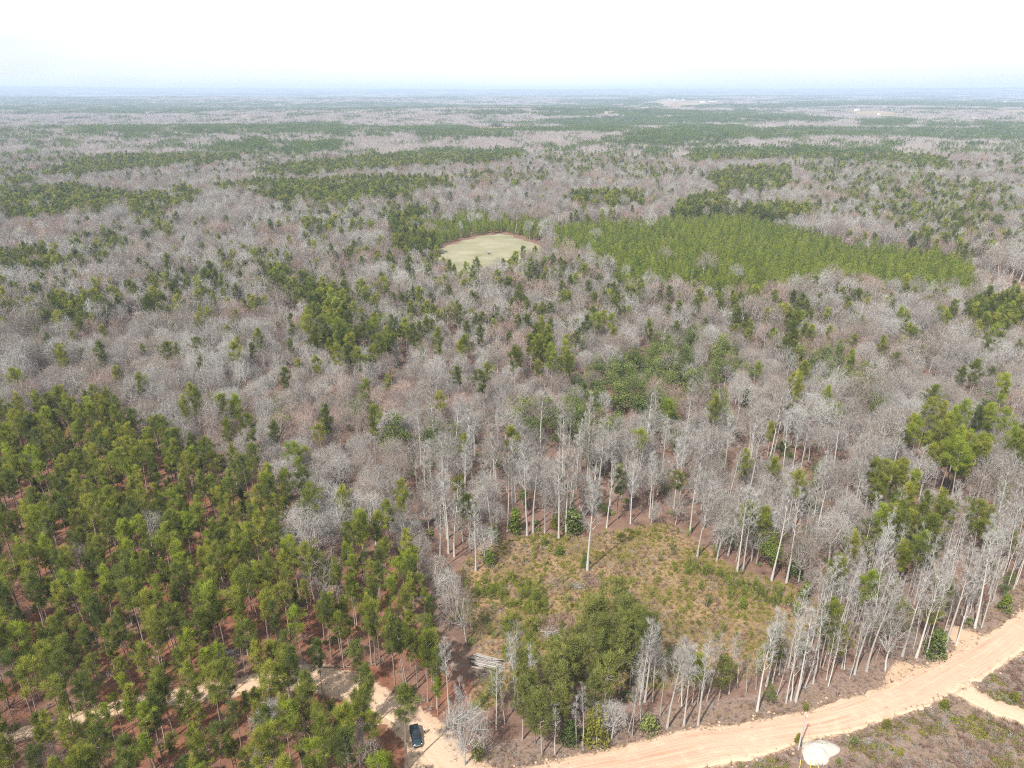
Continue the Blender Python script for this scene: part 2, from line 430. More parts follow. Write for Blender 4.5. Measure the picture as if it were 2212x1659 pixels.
CANOPY = [   # (polygon on the sheet, at crown height), kind, share
    # the young plantation and the trees round the field
    ([(1190, 500), (1195, 484), (1300, 478), (1420, 474), (1500, 472), (1560, 458), (1640, 475), (1750, 500), (1850, 530), (1960, 535), (2060, 552), (2120, 572), (2110, 596), (2150, 640), (2070, 640), (2010, 632),
      (1900, 622), (1800, 612), (1720, 640), (1640, 646), (1560, 640), (1450, 622), (1330, 628), (1330, 592), (1250, 562), (1182, 546), (1196, 515)], 'plantation', .995),
    ([(905, 490), (930, 468), (980, 455), (1080, 462), (1195, 478), (1195, 500), (1140, 502), (1080, 492), (1010, 498), (950, 520), (920, 530)], 'plantation', .92),
    (V1((1650, 640), (1830, 600), (1880, 650), (1880, 740), (1800, 790), (1700, 760)), 'pine', .9),
    # upper left
    (V1((0, 180), (330, 190), (640, 195), (900, 185), (1250, 190), (1250, 150), (900, 140), (450, 150), (0, 140)), 'pine', .72),
    (V1((1210, 240), (1480, 235), (1480, 280), (1210, 280)), 'pine', .9),
    (V1((1780, 255), (2212, 245), (2212, 300), (1800, 300)), 'pine', .9),
    (V1((1390, 265), (1700, 255), (1720, 300), (1400, 300)), 'pine', .75),
    (V1((840, 350), (1080, 300), (1200, 320), (1480, 310), (1500, 345), (1200, 385), (1040, 370)), 'pine', .9),
    (V1((160, 470), (380, 395), (560, 370), (800, 370), (1030, 365), (1040, 400), (800, 440), (560, 445), (300, 475)), 'pine', .93),
    (V1((0, 490), (160, 478), (180, 500), (60, 525), (0, 530)), 'pine', .8),
    (V1((0, 560), (150, 520), (350, 515), (520, 540), (640, 560), (800, 525), (880, 540), (820, 600), (560, 650), (560, 605), (450, 640), (250, 640), (100, 650), (0, 630)), 'pine', .9),
    (V1((900, 510), (1150, 490), (1400, 490), (1700, 470), (1950, 490), (1960, 530), (1750, 560), (1500, 590), (1200, 580), (1000, 545)), 'pine', .93),
    (V1((1090, 450), (1300, 415), (1550, 390), (1780, 355), (2000, 350), (2250, 350), (2250, 400), (1950, 420), (1700, 440), (1500, 455), (1300, 475), (1110, 475)), 'pine', .93),
    (V1((1950, 470), (2212, 450), (2212, 500), (1990, 500)), 'pine', .65),
    (V1((610, 640), (740, 635), (745, 720), (620, 725)), 'pine', .7),
    (V1((1290, 650), (1520, 610), (1530, 720), (1320, 745)), 'pine', .6),
    (V1((0, 790), (230, 770), (290, 850), (260, 880), (0, 880)), 'pine', .8),
    (V1((300, 745), (530, 720), (540, 820), (400, 870), (300, 845)), 'pine', .65),
    (V1((0, 260), (330, 255), (380, 350), (200, 390), (0, 400)), 'pine', .34),
    (V1((640, 275), (850, 290), (830, 322), (420, 322), (400, 295)), 'pine', .65),
    (V1((1480, 770), (1850, 745), (1890, 864), (1500, 864)), 'pine', .42),
    # upper right
    (V2((100, 230), (560, 200), (1000, 200), (1000, 240), (700, 240), (450, 260), (280, 262)), 'pine', .93),
    (V2((260, 330), (480, 290), (700, 255), (1010, 250), (1020, 300), (860, 340), (500, 330)), 'pine', .93),
    (V2((1030, 265), (1280, 265), (1280, 300), (1040, 310)), 'pine', .85),
    (V2((735, 400), (780, 350), (1000, 345), (1280, 335), (1550, 345), (1880, 400), (1880, 440), (1600, 425), (1200, 395), (900, 405), (800, 430)), 'pine', .93),
    (V2((830, 480), (950, 440), (1200, 425), (1215, 510), (1100, 550), (900, 530)), 'pine', .9),
    (V2((1215, 400), (1600, 430), (1850, 450), (1800, 480), (1300, 500)), 'pine', .5),
    (V2((1380, 560), (1500, 480), (1800, 470), (2180, 520), (2180, 620), (1900, 700), (1600, 700), (1500, 620)), 'pine', .6),
    (V2((1600, 700), (2260, 640), (2260, 800), (1880, 800)), 'pine', .52),
    (V2((690, 640), (700, 600), (780, 560), (930, 540), (940, 600), (1330, 600), (1330, 645), (1060, 650), (900, 630)), 'pine', .85),
    (V2((240, 590), (260, 540), (560, 540), (570, 590), (400, 602)), 'pine', .85),
    (V2((225, 480), (240, 420), (400, 380), (400, 440), (300, 485)), 'pine', .55),
    (V2((0, 460), (150, 455), (160, 500), (0, 510)), 'pine', .55),
    (V2((1500, 228), (1740, 223), (1740, 250), (1500, 252)), 'pine', .95),
    (V2((1780, 235), (2260, 240), (2260, 262), (1800, 255)), 'pine', .8),
    (V2((1830, 330), (2260, 320), (2260, 390), (1860, 380)), 'pine', .42),
    (V2((1500, 140), (2260, 160), (2260, 178), (1500, 160)), 'pine', .85),
    (V2((960, 178), (1150, 186), (1150, 194), (980, 196)), 'pine', .9),
    (V2((300, 150), (560, 165), (640, 185), (400, 190)), 'pine', .7),
    # middle left
    (V3((0, 290), (180, 160), (350, 130), (450, 110), (560, 150), (700, 60), (780, 100), (860, 120), (1000, 90), (1180, 110), (1400, 40), (1460, 60), (1480, 150), (1650, 160), (1730, 200), (1690, 260),
        (1500, 230), (1300, 280), (1190, 270), (1120, 350), (1000, 330), (950, 400), (940, 260), (650, 340), (560, 440), (450, 430), (300, 380), (120, 400), (0, 420)), 'pine', .74),
    (V3((1640, 60), (1800, 20), (2000, 60), (2260, 120), (2260, 520), (2020, 510), (1990, 420), (1980, 240), (1850, 160), (1680, 130)), 'pine', .9),
    (V4((0, 150), (280, 80), (450, 180), (650, 250), (660, 330), (500, 420), (520, 560), (580, 640), (620, 620), (720, 600), (700, 520), (500, 480), (300, 570), (100, 640), (0, 660)), 'pine', .68),
    (V4((720, 290), (830, 290), (820, 580), (730, 590)), 'pine', .6),
    (V4((1190, 430), (1300, 470), (1390, 540), (1390, 680), (1200, 610)), 'pine', .85),
    (V4((1400, 520), (1510, 540), (1510, 700), (1410, 700)), 'pine', .7),
    # evergreen hardwoods in the middle
    (V4((1490, 720), (1640, 520), (1760, 600), (1900, 430), (2100, 400), (2240, 480), (2240, 900), (2090, 900), (1900, 880), (1850, 1000), (1650, 1080), (1400, 1040), (1200, 1010), (1080, 900), (1200, 810), (1400, 800)), 'broad', .80),
    (V4((0, 840), (100, 820), (180, 920), (20, 930)), 'broad', .8),
    (V4((520, 1010), (620, 990), (740, 1060), (740, 1130), (540, 1190)), 'broad', .75),
    (V4((270, 990), (380, 970), (380, 1080), (280, 1100)), 'broad', .8),
    (V4((880, 1030), (1030, 1020), (1020, 1110), (900, 1110)), 'broad', .7),
    (V5((0, 360), (300, 370), (420, 600), (280, 780), (0, 720)), 'broad', .55),
    (V5((800, 560), (960, 450), (1050, 560), (1100, 620), (1280, 560), (1330, 620), (1290, 820), (1190, 810), (1000, 700), (850, 700)), 'broad', .8),
    (V5((640, 400), (720, 290), (800, 400), (740, 570), (680, 610)), 'pine', .85),
    (V5((100, 800), (310, 850), (260, 960), (50, 950)), 'broad', .75),
    (V5((1820, 820), (2000, 800), (2110, 880), (2100, 960), (1900, 940)), 'broad', .85),
    (V5((1380, 1060), (1550, 940), (1700, 970), (1900, 1010), (2000, 1100), (1990, 1230), (1850, 1340), (1640, 1300), (1480, 1130)), 'pine_y', .9),
    (V5((2050, 1060), (2260, 1030), (2260, 1260), (2060, 1230)), 'pine_y', .85),
    (V5((1180, 1340), (1330, 1300), (1480, 1370), (1650, 1500), (1700, 1700), (1560, 1900), (1400, 1860), (1360, 1700), (1240, 1640), (1200, 1450)), 'pine', .82),
    (V5((1810, 1370), (1980, 1480), (1980, 1680), (1950, 1860), (1850, 1800), (1800, 1600)), 'pine', .7),
    (V5((1880, 200), (2260, 150), (2260, 300), (2080, 390), (1900, 390)), 'pine', .9),
    (V5((1400, 340), (1510, 340), (1500, 480), (1410, 480)), 'pine', .9),
    (V3((350, 760), (450, 750), (450, 830), (340, 840)), 'pine', .9),
    (V3((1730, 830), (1840, 830), (1830, 940), (1730, 920)), 'broad', .9),
    (V3((1300, 680), (1540, 690), (1500, 830), (1320, 850)), 'broad', .6),
    (V3((1950, 1400), (2220, 1390), (2260, 1659), (1990, 1640)), 'pine', .7),
    # the pine stand, lower left
    ([(-40, 880), (0, 876), (53, 869), (93, 856), (133, 866), (183, 843), (253, 863), (300, 893), (345, 895), (367, 936), (417, 930), (433, 969), (467, 966), (500, 996), (560, 963), (567, 996), (617, 1022), (627, 1042),
      (620, 1070), (604, 1092), (615, 1125), (650, 1180), (700, 1250), (720, 1200), (740, 1112), (790, 1100), (862, 1140), (850, 1172), (927, 1190), (930, 1290), (970, 1350), (1030, 1395), (1032, 1430), (960, 1450), (900, 1470), (880, 1560), (860, 1659), (840, 1760), (-40, 1760)], 'stand', .975),
    # pines between clearing and road
    (V7((1010, 1240), (1100, 1050), (1300, 920), (1560, 740), (1640, 560), (1820, 520), (2000, 560), (2020, 680), (1950, 840), (1900, 1000), (1890, 1170), (1700, 1200), (1300, 1400), (1150, 1420), (1000, 1330)), 'olive', .95),
]
STRIP = [(1380, 1512), (1490, 1500), (1600, 1484), (1690, 1452), (1745, 1400), (1770, 1330), (1900, 1170), (2240, 1100), (2240, 1290), (2100, 1352), (1960, 1450), (1800, 1500), (1650, 1540), (1480, 1565), (1300, 1604), (1110, 1640), (1000, 1650), (1060, 1500), (1150, 1470)]
TALL_EDGE = [(880, 1000), (1100, 960), (1480, 950), (1760, 980), (1960, 1040), (1960, 1120), (1800, 1240), (1700, 1262), (1640, 1245), (1560, 1212), (1500, 1165), (1440, 1125), (1300, 1150), (1240, 1164), (1190, 1152), (1110, 1160), (1000, 1215), (940, 1240), (880, 1150)]

road_ctr = [tuple((np.array(gp(*a)) + np.array(gp(*b))) / 2) for a, b in zip(ROAD_UP, ROAD_LO + [ROAD_LO[-1]])]
lane_w = [tuple(gp(*p)) for p in LANE]
track_w = [tuple(gp(*p)) for p in TRACK]

def ground_masks(x, y):
    """where bare earth, clearing, track and field lie (used for the ground's colour and to keep trees off)"""
    vx, vy = proj(x, y, 0 * np.asarray(x))
    near = np.asarray(y) < 420
    road = inpoly(vx, vy, ROAD_POLY) & near
    for s in SPURS: road |= inpoly(vx, vy, s) & near
    ld, lp = dist_path(x, y, lane_w)
    lw = np.interp(lp, range(len(LANE_HW)), LANE_HW)
    td, _ = dist_path(x, y, track_w)
    return vx, vy, road, ld - lw, td - 2.0, inpoly(vx, vy, CLEARING) & near

# ------------------------------------------------------------------ ground, road, lane, fields
def axis_lines(lo, hi, step, far_lo, far_hi, ratio=1.045):
    a = list(np.arange(lo, hi + 1e-6, step))
    s = step
    while a[-1] < far_hi: s *= ratio; a.append(a[-1] + s)
    s = step; b = []
    p = lo
    while p > far_lo: s *= ratio; p -= s; b.append(p)
    return np.array(b[::-1] + a)

gx = axis_lines(-190, 190, 1.6, -30500, 30500)
gy = axis_lines(60, 330, 1.6, -2500, 30500)
GX, GY = np.meshgrid(gx, gy)
fx_, fy_ = GX.ravel(), GY.ravel()
vx_, vy_, road_m, lane_d, track_d, clear_m = ground_masks(fx_, fy_)
gz = terrain(fx_, fy_)
near_bump = (fbm(fx_ / 5, fy_ / 5, 31, 3) - .5) * .5 * (1 - smooth(np.hypot(fx_, fy_), 250, 500))
flatten = np.minimum(smooth(np.where(road_m, -1, 1) * 1.0, 0, 1), smooth(np.minimum(lane_d, track_d), 0, 2.5))
gz = gz + near_bump * flatten
# soft clearing weight
def blur_mask(mask, shape, it=3):
    m = mask.reshape(shape).astype(float)
    for _ in range(it):
        p = np.pad(m, 1, mode='edge')
        m = (p[:-2, 1:-1] + p[2:, 1:-1] + p[1:-1, :-2] + p[1:-1, 2:] + 2 * m) / 6
    return m.ravel()
w_clear = blur_mask(clear_m, GX.shape, 4)
w_road = blur_mask(road_m, GX.shape, 2)
w_sand = np.maximum(np.clip(1 - lane_d / 1.6, 0, 1) * (np.hypot(fx_, fy_) < 400), np.clip(1 - track_d / 1.2, 0, 1))
in_stand = inpoly(*proj(fx_, fy_, 0 * fx_ + 11), [c for c in CANOPY if c[1] == 'stand'][0][0]) & (fy_ < 420) & (fy_ > 0)
w_straw = blur_mask(in_stand, GX.shape, 4)
ru = np.array([gp(*p) for p in ROAD_LO]); 
w_verge = smooth(-dist_path(fx_, fy_, [tuple(gp(*p)) for p in ROAD_UP])[0], -9, -3)
scrub_m = (vy_ > np.interp(vx_, [p[0] for p in ROAD_LO], [p[1] for p in ROAD_LO])) & (vx_ > 1100) & (fy_ < 420) & (fy_ > 30)
w_scrub = np.maximum(blur_mask(scrub_m & ~road_m, GX.shape, 2), w_verge * (1 - w_road))
ny_, nx_ = GX.shape
idx = np.arange(nx_ * ny_).reshape(ny_, nx_)
quads = np.stack([idx[:-1, :-1].ravel(), idx[:-1, 1:].ravel(), idx[1:, 1:].ravel(), idx[1:, :-1].ravel()], 1)
gmb = MB(); gmb.add(np.stack([fx_, fy_, gz], 1), quads)

def ground_shader(n, l):
    tc = n.new('ShaderNodeTexCoord'); P = tc.outputs['Object']
    a = attr(n, 'zone'); sep = n.new('ShaderNodeSeparateColor'); l.new(a.outputs['Color'], sep.inputs[0])
    b = attr(n, 'zone2'); sep2 = n.new('ShaderNodeSeparateColor'); l.new(b.outputs['Color'], sep2.inputs[0])
    n1 = noise(n, l, P, .35, 6, .7); n2 = noise(n, l, P, 1.7, 5, .75); n3 = noise(n, l, P, .07, 4, .6); nf = noise(n, l, P, 6, 3, .7)
    litter = rgb_ramp(n, l, n1, [(.25, (.085, .046, .034)), (.5, (.155, .092, .068)), (.75, (.225, .150, .115))])
    litter = mixc(n, l, math_node(n, l, 'MULTIPLY', nf, .5), litter, (.20, .130, .100))
    straw = rgb_ramp(n, l, n1, [(.25, (.085, .036, .024)), (.42, (.150, .066, .042)), (.56, (.205, .092, .056)), (.78, (.27, .155, .105))])
    clear = rgb_ramp(n, l, n2, [(.25, (.145, .078, .046)), (.45, (.225, .142, .080)), (.62, (.31, .215, .125)), (.8, (.18, .130, .058))])
    clear = mixc(n, l, rgb_ramp(n, l, n3, [(.42, (0, 0, 0)), (.6, (1, 1, 1))]), clear, mixc(n, l, n2, (.11, .085, .034), (.20, .145, .065)))
    sand = rgb_ramp(n, l, n1, [(.2, (.34, .225, .150)), (.6, (.44, .315, .220)), (.85, (.50, .39, .29))])
    scrub = rgb_ramp(n, l, n2, [(.2, (.12, .074, .056)), (.5, (.20, .140, .112)), (.8, (.29, .222, .182))])
    def edge(w, sharp=.22):
        m = n.new('ShaderNodeMapRange'); m.interpolation_type = 'SMOOTHSTEP'
        s = math_node(n, l, 'ADD', w, math_node(n, l, 'MULTIPLY', math_node(n, l, 'SUBTRACT', n2, .5), .9))
        l.new(s, m.inputs['Value']); m.inputs['From Min'].default_value = .5 - sharp; m.inputs['From Max'].default_value = .5 + sharp
        return m.outputs['Result']
    straw = mixc(n, l, rgb_ramp(n, l, n3, [(.45, (0, 0, 0)), (.62, (.75, .75, .75))]), straw, litter)
    c = mixc(n, l, edge(sep.outputs[1]), litter, straw)
    c = mixc(n, l, edge(sep2.outputs[0]), c, scrub)
    c = mixc(n, l, edge(sep.outputs[0]), c, clear)
    c = mixc(n, l, edge(sep.outputs[2], .15), c, sand)
    d = n.new('ShaderNodeBsdfDiffuse'); l.new(c, d.inputs['Color'])
    bp = n.new('ShaderNodeBump'); bp.inputs['Strength'].default_value = .8; bp.inputs['Distance'].default_value = .25
    l.new(n2, bp.inputs['Height']); l.new(bp.outputs[0], d.inputs['Normal'])
    return d.outputs[0]
M['ground'] = mat('forest floor', ground_shader)
gme = gmb.mesh('ground', [M['ground']], True)
for nm, (c0, c1, c2) in (('zone', (w_clear, w_straw, np.maximum(w_sand, w_road * .9))), ('zone2', (w_scrub, 0 * w_scrub, 0 * w_scrub))):
    ca = gme.attributes.new(nm, 'FLOAT_COLOR', 'POINT')
    ca.data.foreach_set('color', np.stack([c0, c1, c2, np.ones_like(c0)], 1).astype(np.float32).ravel())
ground = add_obj('ground', gme); ground['kind'] = 'structure'

def dirt_shader(pale):
    def b(n, l):
        tc = n.new('ShaderNodeTexCoord'); P = tc.outputs['Object']
        u = attr(n, 'along').outputs['Vector']
        mp = n.new('ShaderNodeMapping'); mp.inputs['Scale'].default_value = (.035, 1.0, 1); l.new(u, mp.inputs['Vector'])
        ruts = noise(n, l, mp.outputs['Vector'], 1.3, 5, .65)
        big = noise(n, l, P, .05, 4, .6); fine = noise(n, l, P, 1.6, 5, .7)
        med = noise(n, l, P, .32, 5, .7); spots = noise(n, l, P, 4.5, 4, .8)
        c = rgb_ramp(n, l, ruts, [(.30, (.36, .185, .122)), (.46, (.455, .265, .188)), (.58, (.50, .325, .240)), (.74, (.55, .405, .315))])
        c = mixc(n, l, rgb_ramp(n, l, big, [(.40, (0, 0, 0)), (.62, (.85, .85, .85))]), c, mixc(n, l, med, (.44, .245, .165), (.52, .375, .285)))
        c = mixc(n, l, rgb_ramp(n, l, med, [(.55, (0, 0, 0)), (.75, (.6, .6, .6))]), c, (.55, .43, .34))
        c = mixc(n, l, math_node(n, l, 'MULTIPLY', fine, .3), c, (.40, .245, .165))
        c = mixc(n, l, rgb_ramp(n, l, spots, [(.62, (0, 0, 0)), (.72, (.45, .45, .45))]), c, (.27, .165, .115))
        if pale: c = mixc(n, l, .6, c, mixc(n, l, fine, (.42, .30, .205), (.53, .415, .30)))
        # paler loose sand thrown to the edges
        e = attr(n, 'edge').outputs['Fac']
        c = mixc(n, l, math_node(n, l, 'MULTIPLY', e, .75), c, mixc(n, l, fine, (.47, .36, .235), (.56, .47, .33)))
        d = n.new('ShaderNodeBsdfDiffuse'); l.new(c, d.inputs['Color'])
        bp = n.new('ShaderNodeBump'); bp.inputs['Strength'].default_value = .8; bp.inputs['Distance'].default_value = .2
        h = math_node(n, l, 'ADD', ruts, fine); l.new(h, bp.inputs['Height']); l.new(bp.outputs[0], d.inputs['Normal'])
        return d.outputs[0]
    return b
M['dirt'] = mat('orange dirt road', dirt_shader(False))
M['sand'] = mat('pale sandy track', dirt_shader(True))

def resample(pts, n):
    pts = np.asarray(pts, float)
    s = np.concatenate([[0], np.cumsum(np.hypot(*np.diff(pts, axis=0).T))])
    t = np.linspace(0, s[-1], n)
    # smooth interpolation through the points
    out = np.stack([np.interp(t, s, pts[:, 0]), np.interp(t, s, pts[:, 1])], 1)
    for _ in range(6):
        out[1:-1] = (out[:-2] + 2 * out[1:-1] + out[2:]) / 4
    return out, s[-1]

def strip_mesh(name, left, right, mm, z=0.02, crown=.12, jag=.5, seed=1, across=14):
    """a dirt road between two edge lines: slightly crowned, ragged edges that dip under the ground"""
    n = len(left)
    vs, al, ed = [], [], []
    s = np.concatenate([[0], np.cumsum(np.hypot(*np.diff((left + right) / 2, axis=0).T))])
    for k in range(n):
        w = np.hypot(*(right[k] - left[k]))
        ja = (fbm(s[k] / 2.2, 0.3, seed, 4) - .5) * 2.6 * jag; jb = (fbm(s[k] / 2.2, 7.3, seed + 5, 4) - .5) * 2.6 * jag
        for q in range(across + 1):
            t = q / across
            tt = t + ((1 - t) * ja + t * jb) / w
            p = left[k] * (1 - tt) + right[k] * tt
            e = 2 * abs(t - .5)
            zz = z + crown * (1 - e ** 2) - (0.30 * max(0, e - .88) / .12) + (fbm(s[k] / 3, tt * w * 1.4, seed + 9, 3) - .5) * .07
            vs.append((p[0], p[1], zz)); al.append((s[k], tt * w, 0)); ed.append(max(0, (e - .62) / .38) ** 1.4)
    a = across + 1
    ii = np.arange((n) * a).reshape(n, a)
    q = np.stack([ii[:-1, :-1].ravel(), ii[1:, :-1].ravel(), ii[1:, 1:].ravel(), ii[:-1, 1:].ravel()], 1)
    mb = MB(); mb.add(vs, q)
    me = mb.mesh(name, [mm], True)
    at = me.attributes.new('along', 'FLOAT_VECTOR', 'POINT'); at.data.foreach_set('vector', np.asarray(al, np.float32).ravel())
    at = me.attributes.new('edge', 'FLOAT', 'POINT'); at.data.foreach_set('value', np.asarray(ed, np.float32))
    o = add_obj(name, me); o['kind'] = 'structure'
    return o

L, _ = resample([gp(*p) for p in ROAD_UP], 170); Rr, _ = resample([gp(*p) for p in ROAD_LO], 170)
strip_mesh('dirt_road', L, Rr, M['dirt'], z=.10, crown=.18, jag=1.1, seed=3, across=18)

def ribbon(name, pts, hw, mm, z, n, seed, jag=.6):
    c, ln = resample(pts, n)
    s0 = np.concatenate([[0], np.cumsum(np.hypot(*np.diff(np.asarray(pts), axis=0).T))])
    w = np.interp(np.linspace(0, s0[-1], n), s0, hw)[:, None]
    t = np.gradient(c, axis=0); t /= np.hypot(t[:, 0], t[:, 1])[:, None]
    nn = np.stack([-t[:, 1], t[:, 0]], 1)
    return strip_mesh(name, c + nn * w, c - nn * w, mm, z, .06, jag, seed, 10)
ribbon('sandy_lane', lane_w, LANE_HW, M['sand'], .06, 130, 11)
ribbon('side_track', track_w, [3.2, 2.4, 2.0, 1.9, 1.9, 1.9], M['sand'], .07, 50, 19)

def sheet(name, poly_w, mm, z, step, terr=False, jag=1.0):
    """flat patch of ground with a ragged outline"""
    p = np.asarray(poly_w)
    out = []
    for i in range(len(p)):
        a, b = p[i], p[(i + 1) % len(p)]
        k = max(1, int(np.hypot(*(b - a)) / step))
        for q in range(k):
            c = a + (b - a) * q / k
            out.append(c + (np.array([fbm(c[0] / step, c[1] / step, 5, 3), fbm(c[0] / step + 9, c[1] / step, 6, 3)]) - .5) * jag * step)
    out = np.array(out)
    ctr = out.mean(0)
    rings = 8
    vs = []
    for r in range(rings + 1):
        f = 1 - r / rings
        for c in out:
            q = ctr + (c - ctr) * f
            zz = float(terrain(q[0], q[1])) if terr else 0.0
            vs.append((q[0], q[1], zz + z - (1.0 * z if r == 0 else 0) - (0.1 if r == 0 else 0)))
    m = len(out)
    fs = []
    for r in range(rings):
        for i in range(m):
            j = (i + 1) % m
            fs.append((r * m + i, r * m + j, (r + 1) * m + j, (r + 1) * m + i))
    mb = MB(); mb.add(vs, fs)
    o = add_obj(name, mb.mesh(name, [mm], True)); o['kind'] = 'structure'
    return o

def field_shader(c0, c1, c2, sc):
    def b(n, l):
        tc = n.new('ShaderNodeTexCoord'); P = tc.outputs['Object']
        mp = n.new('ShaderNodeMapping'); mp.inputs['Scale'].default_value = (.7, 1, 1); l.new(P, mp.inputs['Vector'])
        f = noise(n, l, mp.outputs['Vector'], sc, 5, .65); g = noise(n, l, P, sc * 14, 4, .7)
        c = rgb_ramp(n, l, f, [(.32, c0), (.52, c1), (.7, c2)])
        c = mixc(n, l, math_node(n, l, 'MULTIPLY', g, .35), c, tuple(v * .75 for v in c1))
        d = n.new('ShaderNodeBsdfDiffuse'); l.new(c, d.inputs['Color'])
        return d.outputs[0]
    return b
M['meadow'] = mat('short green and tan grass', field_shader((.155, .165, .082), (.235, .215, .142), (.31, .275, .205), .05))
M['hay'] = mat('tan winter field', field_shader((.20, .150, .100), (.265, .205, .142), (.31, .25, .185), .006))
M['bare_soil'] = mat('cleared orange soil', field_shader((.42, .27, .17), (.50, .36, .24), (.40, .33, .22), .02))
sheet('field', [gp(*p) for p in FIELD], M['meadow'], .12, 7, False, 1.8)
for nm, poly in FAR_FIELDS.items():
    sheet('far_field', [gpt(*p) for p in poly], M['bare_soil'] if nm == 'cut' else M['hay'], 2.2 if nm not in ('glade', 'pale') else .8, 60 if nm not in ('glade', 'pale') else 15, True, .8)
sheet('sandy_road', [gp(*p) for p in SANDY_EAST], M['sand'], .15, 6)
sheet('woodland_track', [gpt(*p) for p in TRACK_NORTH], M['sand'], .3, 12, True)

# ------------------------------------------------------------------ tree prototypes
def bend_path(p, d, length, k, up, wig):
    pts = [np.array(p, float)]; d = unit(np.array(d, float))
    for i in range(k):
        d = unit(d + np.array([0, 0, up]) + rng.normal(size=3) * wig)
        pts.append(pts[-1] + d * length / k)
    return np.array(pts)

def at(path, t):
    f = t * (len(path) - 1); i = min(int(f), len(path) - 2); f -= i
    return path[i] * (1 - f) + path[i + 1] * f, unit(path[i + 1] - path[i])

def side_dir(d, ang, az):
    x, y, z = float(d[0]), float(d[1]), float(d[2])
    if abs(z) < .9: a, b, c = y, -x, 0.0
    else: a, b, c = 0.0, z, -y
    q = 1.0 / (math.sqrt(a * a + b * b + c * c) + 1e-9); a *= q; b *= q; c *= q
    e, f, g = y * c - z * b, z * a - x * c, x * b - y * a
    ca, sa, cz, sz = math.cos(ang), math.sin(ang), math.cos(az), math.sin(az)
    return np.array([x * ca + (a * cz + e * sz) * sa, y * ca + (b * cz + f * sz) * sa, z * ca + (c * cz + g * sz) * sa])

def bare_tree(h, spread, cb, leader, detail=1.0, tw=0.022, thick=1.0):
    """leafless hardwood: trunk and limbs in one builder, branches and twigs in another"""
    T, C = MB(), MB()
    r0 = (0.010 * h + 0.04) * thick
    top = h * (0.96 if leader else rng.uniform(.27, .42))
    trunk = bend_path((0, 0, -.3), (rng.normal() * .03, rng.normal() * .03, 1), top, 7, .08, .03)
    rad = np.linspace(r0, r0 * (.10 if leader else .6), 8); rad[0] *= 1.4
    T.tube(trunk, rad, 6)
    n1 = int((16 if leader else 10) * (0.6 + .4 * detail))
    B, E, Wd, Tn = [], [], [], []
    az = rng.uniform(0, 6.28)
    for i in range(n1):
        if leader:
            t = min(1.0, cb + (1 - cb) * (i + rng.uniform(0, .8)) / n1)
        else:
            t = 1.0 if i < 4 else rng.uniform(.6, 1.0)
        p, d = at(trunk, t)
        az += 2.4 + rng.normal() * .3
        if leader:
            ln = spread * (1.2 - .7 * (t - cb) / (1 - cb)) * rng.uniform(.7, 1.15)
            ang = rng.uniform(.5, .95); upc = .16
        else:
            f = i / (n1 - 1)
            ang = (.12 + .80 * f) * spread * rng.uniform(.85, 1.1)
            ln = (h - top) * (1.06 - .22 * f) * rng.uniform(.85, 1.1); upc = .07
        limb = bend_path(p, side_dir(d, ang, az), ln, 5, upc, .12)
        rr = r0 * (.30 if leader else .50) * rng.uniform(.75, 1.1)
        T.tube(limb, np.linspace(rr, rr * .16, 6), 4)
        n2 = int(rng.integers(5, 8) * (.55 + .45 * detail)) + (0 if leader else 2)
        for j in range(n2):
            t2 = rng.uniform(.25, 1.0) if j else 1.0
            p2, d2 = at(limb, t2)
            l2 = ln * rng.uniform(.32, .55) * (1.15 - .45 * t2)
            b2 = bend_path(p2, side_dir(d2, rng.uniform(.35, .9), rng.uniform(0, 6.28)), l2, 3, .14, .14)
            tint = rng.uniform(.2, .8)
            if leader: C.tube(b2, np.linspace(rr * .28 + .008, .012, 4), 3, 0, tint)
            else: T.tube(b2, np.linspace(rr * .38 + .01, .014, 4), 3)
            n3 = int(rng.integers(4, 7) * (.4 + .6 * detail)) + 1
            for q in range(n3):
                p3, d3 = at(b2, rng.uniform(.15, 1.0))
                l3 = max(.6, l2 * rng.uniform(.35, .6))
                b3 = bend_path(p3, side_dir(d3, rng.uniform(.3, .8), rng.uniform(0, 6.28)), l3, 2, .18, .14)
                B += [b3[0], b3[1]]; E += [b3[1], b3[2]]; Wd += [tw * 1.5, tw * 1.2]; Tn += [tint, tint]
                for z in range(int(8 * detail) + 1):
                    p4, d4 = at(b3, rng.uniform(.1, 1))
                    e = side_dir(d4, rng.uniform(.2, .75), rng.uniform(0, 6.28)) * rng.uniform(.4, 1.05) + np.array([0, 0, .16])
                    B.append(p4); E.append(p4 + e); Wd.append(tw * rng.uniform(.7, 1.3)); Tn.append(min(1, max(0, tint + rng.normal() * .15)))
    C.blades(B, E, np.array(Wd), 0, np.array(Tn))
    return T, C

